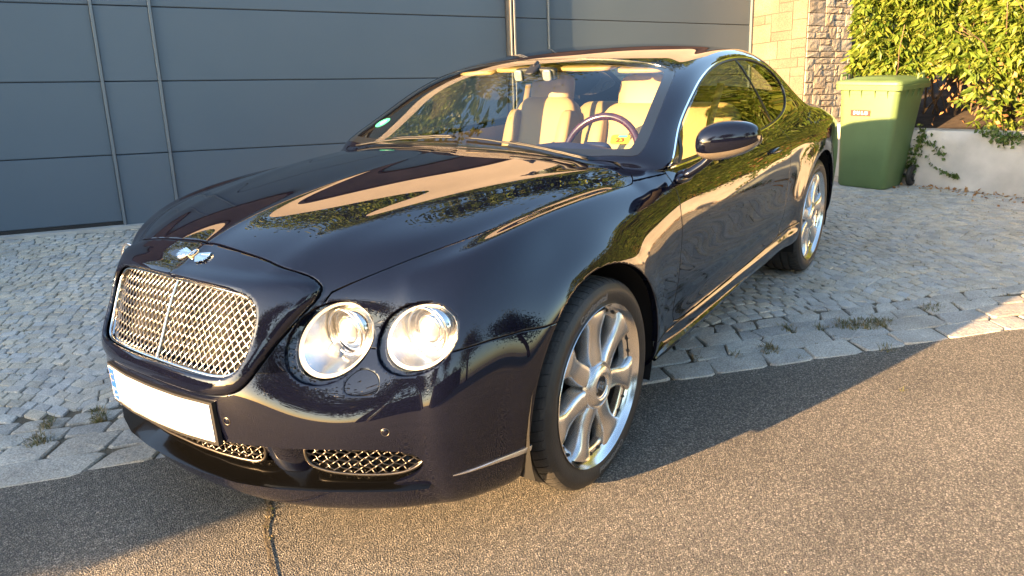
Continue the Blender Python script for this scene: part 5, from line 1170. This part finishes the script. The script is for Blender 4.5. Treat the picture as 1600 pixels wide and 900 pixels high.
# ------------------------------------------------------------------ wheelie bin
def wheelie():
    O = np.array([-5.67, .695, .0]); T = empty('wheelie_bin', O, label='green plastic wheelie bin with red maker label against the stone pillar', cat='bin')
    fx = np.array([.963, -.270, 0]); fy = np.array([.270, .963, 0])     # front normal, along the front face
    def q(x, y, z): return O+fx*x*1.10+fy*y*1.13+np.array([0, 0, z*1.09])            # x=0 front plane, negative behind
    def ring(z, w_, x0, x1, r, n=5):
        P = []
        for cx, cy, a0 in ((x0-r, w_-r, 0), (x1+r, w_-r, math.pi/2), (x1+r, -w_+r, math.pi), (x0-r, -w_+r, 1.5*math.pi)):
            for a in np.linspace(a0, a0+math.pi/2, n): P.append(q(cx+r*math.cos(a), cy+r*math.sin(a), z))
        return P
    b = MB(); G = [ring(z, w_, x0, x1, r) for z, w_, x0, x1, r in ((.004, .195, -.02, -.36, .05), (.02, .207, -.008, -.375, .055), (.40, .222, .008, -.43, .055), (.80, .240, .022, -.485, .05), (.80, .243, .026, -.49, .05), (.86, .245, .028, -.492, .05))]
    b.grid(np.array(G), close_v=True); b.F.append([i for i in range(20)]); b.mi.append(0); b.obj('bin_body', M['bin'], T, True, sharp=40)
    b = MB(); G = [ring(z, w_, x0, x1, .045) for z, w_, x0, x1 in ((.835, .246, .03, -.494), (.835, .268, .058, -.53), (.872, .272, .062, -.535), (.878, .268, .058, -.53), (.878, .22, 0, -.5))]; b.grid(np.array(G), close_v=True); b.obj('rim', M['bin'], T, True, sharp=40)
    for y in (-.15, -.05, .06, .16): b = MB(); b.add([q(.018, y-.006, .84), q(.018, y+.006, .84), q(.050, y-.004, .84), q(.050, y+.004, .84), q(.022, y, .765)], [[0, 2, 3, 1], [0, 4, 2], [2, 4, 3], [3, 4, 1], [0, 1, 4]]); b.obj('rim_rib', M['bin'], T)
    for x in (-.14, -.25, -.36): b = MB(); b.add([q(x-.012, .235, .84), q(x+.012, .235, .84), q(x-.01, .262, .84), q(x+.01, .262, .84), q(x-.01, .232, .74), q(x+.01, .232, .74)], [[0, 1, 3, 2], [2, 3, 5, 4], [0, 2, 4], [1, 5, 3]]); b.obj('side_rib', M['bin'], T)
    b = MB(); G = [ring(z, w_, x0, x1, r) for z, w_, x0, x1, r in ((.880, .270, .066, -.50, .045), (.900, .268, .064, -.50, .045), (.912, .252, .045, -.49, .045), (.917, .235, .02, -.48, .045), (.915, .20, -.02, -.45, .04), (.933, .17, -.06, -.42, .04), (.937, .12, -.10, -.38, .03))]
    b.grid(np.array(G), close_v=True); b.F.append([6*20+i for i in range(20)][::-1]); b.mi.append(0); b.obj('lid', M['bin'], T, True, sharp=50)
    for y in (.245, -.245):
        b = MB(); b.tube([q(-.30, y, .915), q(-.30, y, .952), q(-.40, y, .952), q(-.40, y, .915)] if y > 0 else [q(.00, y, .915), q(.00, y, .955), q(-.10, y, .955), q(-.10, y, .915)], .010, 6, flat=1); b.obj('lid_handle', M['bin'], T, True, sharp=50)
    b = MB(); b.tube([q(-.53, y, .86) for y in (-.24, .24)], .014, 8); b.obj('grip_bar', M['bin'], T, True)
    for y in (.30, -.30):
        W2 = fy*np.sign(y); wc = q(-.375, 0, .092)+fy*y; b = MB(); b.lathe([(.060, -.02), (.088, -.02), (.098, -.012), (.100, 0), (.098, .012), (.088, .02), (.060, .02)], wc, W2, 32); wh = b.obj('wheel', M['rubber'], T, True, sharp=40)
        b = MB(); b.lathe([(.0001, .018), (.018, .018), (.020, .006), (.062, .004), (.064, .014), (.060, .02)], wc, W2, 32)
        for k in range(6): a = k*math.pi/3; d = np.array([*(fx[:2]*math.cos(a)), math.sin(a)]); b.tube([wc+d*.018+W2*.012, wc+d*.060+W2*.010], .005, 5)
        b.obj('wheel_rim', M['black'], wh, True, sharp=40)
    b = MB(); b.tube([q(-.375, y, .092) for y in (-.26, .26)], .010, 8); b.obj('axle', M['steel'], T, True)
    n_ = np.array([*(fx[:2]), -.036]); c = q(.0225, -.045, .645); U, V_, W = frame_from(n_)
    hw, hh = .092, .028; P = [(-hw, -hh), (hw, -hh), (hw, hh), (-hw, hh)]; b = MB(); b.prism(P, (U, V_, W), c, .0012); lb = b.obj('maker_label', M['red'], T)
    for ch, x in (('S', -.056), ('U', -.019), ('L', .018), ('O', .053)): V, F = text_mesh(ch, .040, .0003, .0022); obj('label_letter', c+(V[:, :1]+x)*U+(V[:, 1:2]-.0)*V_+(V[:, 2:]+.0016)*W, F, M['plate'], lb)
wheelie()
# ------------------------------------------------------------------ surroundings seen in the paintwork and casting the shade
def tree(x, y, z0, H, R_, label, n=8000, crown_z=.62, group=None):
    T = empty('tree', (x, y, z0), label=label, cat='tree', group=group); b = MB(); P = np.array([[x, y, z0-.1], [x+.05, y, z0+H*.25], [x-.08, y+.1, z0+H*.55], [x, y, z0+H*.85]]); b.tube(P, [R_*.09, R_*.07, R_*.045, R_*.015], 8)
    cl = []
    for k in range(9):
        a, e = RNG.uniform(0, 6.28), RNG.uniform(.1, 1.1); s = P[1]+(P[3]-P[1])*RNG.uniform(.1, .8); d = np.array([math.cos(a)*math.cos(e), math.sin(a)*math.cos(e), math.sin(e)]); t = s+d*R_*RNG.uniform(.6, .95); b.tube([s, (s+t)/2+[0, 0, .1], t], [R_*.03, R_*.02, R_*.008], 6); cl += [t, (s+t)/2]
    b.obj('trunk', M['bark'], T, True); cl = np.array(cl+[P[3]]*3)
    C = cl[RNG.integers(len(cl), size=n)]+RNG.normal(0, R_*.27, (n, 3)); leaf_quads(C, R_*.06+.06, RNG.normal(0, 1, (n, 3)), M['tree'], 'crown', T, .5, .6)
tree(9.5, 8.5, 0, 7.5, 2.7, 'broad dark tree across the street behind the photographer'); tree(4.0, 14, 0, 6.5, 2.2, 'round dark tree further along the street')
tree(14.5, 4.5, 0, 8, 3.0, 'tall dark tree across the street'); tree(-1.5, 12.5, 0, 5.5, 2.0, 'small dark tree beyond the far end of the hedge')
for k, (a, o, H, R_) in enumerate(((1.5, -3.2, 3.4, 1.8), (4.4, -2.6, 4.0, 2.0), (6.9, -2.8, 3.6, 1.7))):
    p = up_(a, 4.2, -2.2); tree(p[0], p[1], p[2], H, R_, ['leafy tree on the terrace above the left garage door', 'leafy tree on the terrace above the middle garage door', 'leafy tree on the terrace above the stone pillar'][k], 4200)
TR = [up_(a, v, o) for a in (-8, 8.) for o in (-7, -.3) for v in (4.0, 4.4)]; obj('terrace', TR, [[0, 1, 3, 2], [4, 6, 7, 5], [0, 4, 5, 1], [2, 3, 7, 6], [0, 2, 6, 4], [1, 5, 7, 3]], M['soil'], GAR)
# hedge added out of view: its top edge shades the asphalt at lower left
SH = empty('shade_hedge', (7.1, -2.7, 0), label='long clipped hedge added out of view to shade the asphalt', cat='hedge'); hd = np.array([.55, .835]); hd /= np.linalg.norm(hd); hn = np.array([-hd[1], hd[0]])
H0 = np.array([7.17, -2.28]); C = []
for _ in range(9000): t, o, z = RNG.uniform(-9, .0), RNG.uniform(-.25, .25), RNG.uniform(.05, 1.42); k = RNG.integers(3); o = (.27 if k == 0 else -.27)+RNG.normal(0, .03) if k < 2 else o; z = z if k < 2 else 1.42+RNG.normal(0, .02); p = H0+hd*t+hn*o; C.append([p[0], p[1], z])
leaf_quads(np.array(C), .11, RNG.normal(0, 1, (len(C), 3)), M['tree'], 'foliage', SH, .3, .7)
b = MB(); V = np.array([[*(H0+hd*t+hn*o), z] for t in (-9, -.15) for o in (-.22, .22) for z in (0, 1.40)]); b.add(V, [[0, 1, 3, 2], [4, 6, 7, 5], [0, 4, 5, 1], [2, 3, 7, 6], [0, 2, 6, 4], [1, 5, 7, 3]]); b.obj('inner_growth', M['soil'], SH)  # solid block inside the added hedge, so its shade is unbroken

TH = empty('terrace_hedge', gp(4, 3.5, -.9), label='wild hedge along the terrace edge above the garage doors', cat='hedge'); C = []
for _ in range(16000):
    a = RNG.uniform(-5, 8); t_ = 1.25+.45*math.sin(a*1.7)+.3*math.sin(a*4.1+1); C.append(up_(a, 4.4+t_*RNG.random()**.8, -.55+RNG.normal(0, .22)))
leaf_quads(np.array(C), .12, RNG.normal(0, 1, (len(C), 3)), M['leaf'], 'foliage', TH, .3, .5)

BH = empty('street_hedge', (9, 8, 0), label='dark hedge behind the photographer on the far side of the street', cat='hedge'); C = []
for _ in range(9000):
    t = RNG.random(); k = RNG.random(); z = RNG.uniform(.1, 2.3+.3*math.sin(t*19)); C.append([9.6-3.5*t+RNG.normal(0, .25), 3.4+12*t, z])
leaf_quads(np.array(C), .16, RNG.normal(0, 1, (len(C), 3)), M['tree'], 'foliage', BH, .3, .7)
b = MB(); V = np.array([[9.7-3.5*t+o, 3.4+12*t, z] for t in (0, 1) for o in (-.2, .2) for z in (0, 2.0)]); b.add(V, [[0, 1, 3, 2], [4, 6, 7, 5], [0, 4, 5, 1], [2, 3, 7, 6], [0, 2, 6, 4], [1, 5, 7, 3]]); b.obj('inner_growth', M['soil'], BH)
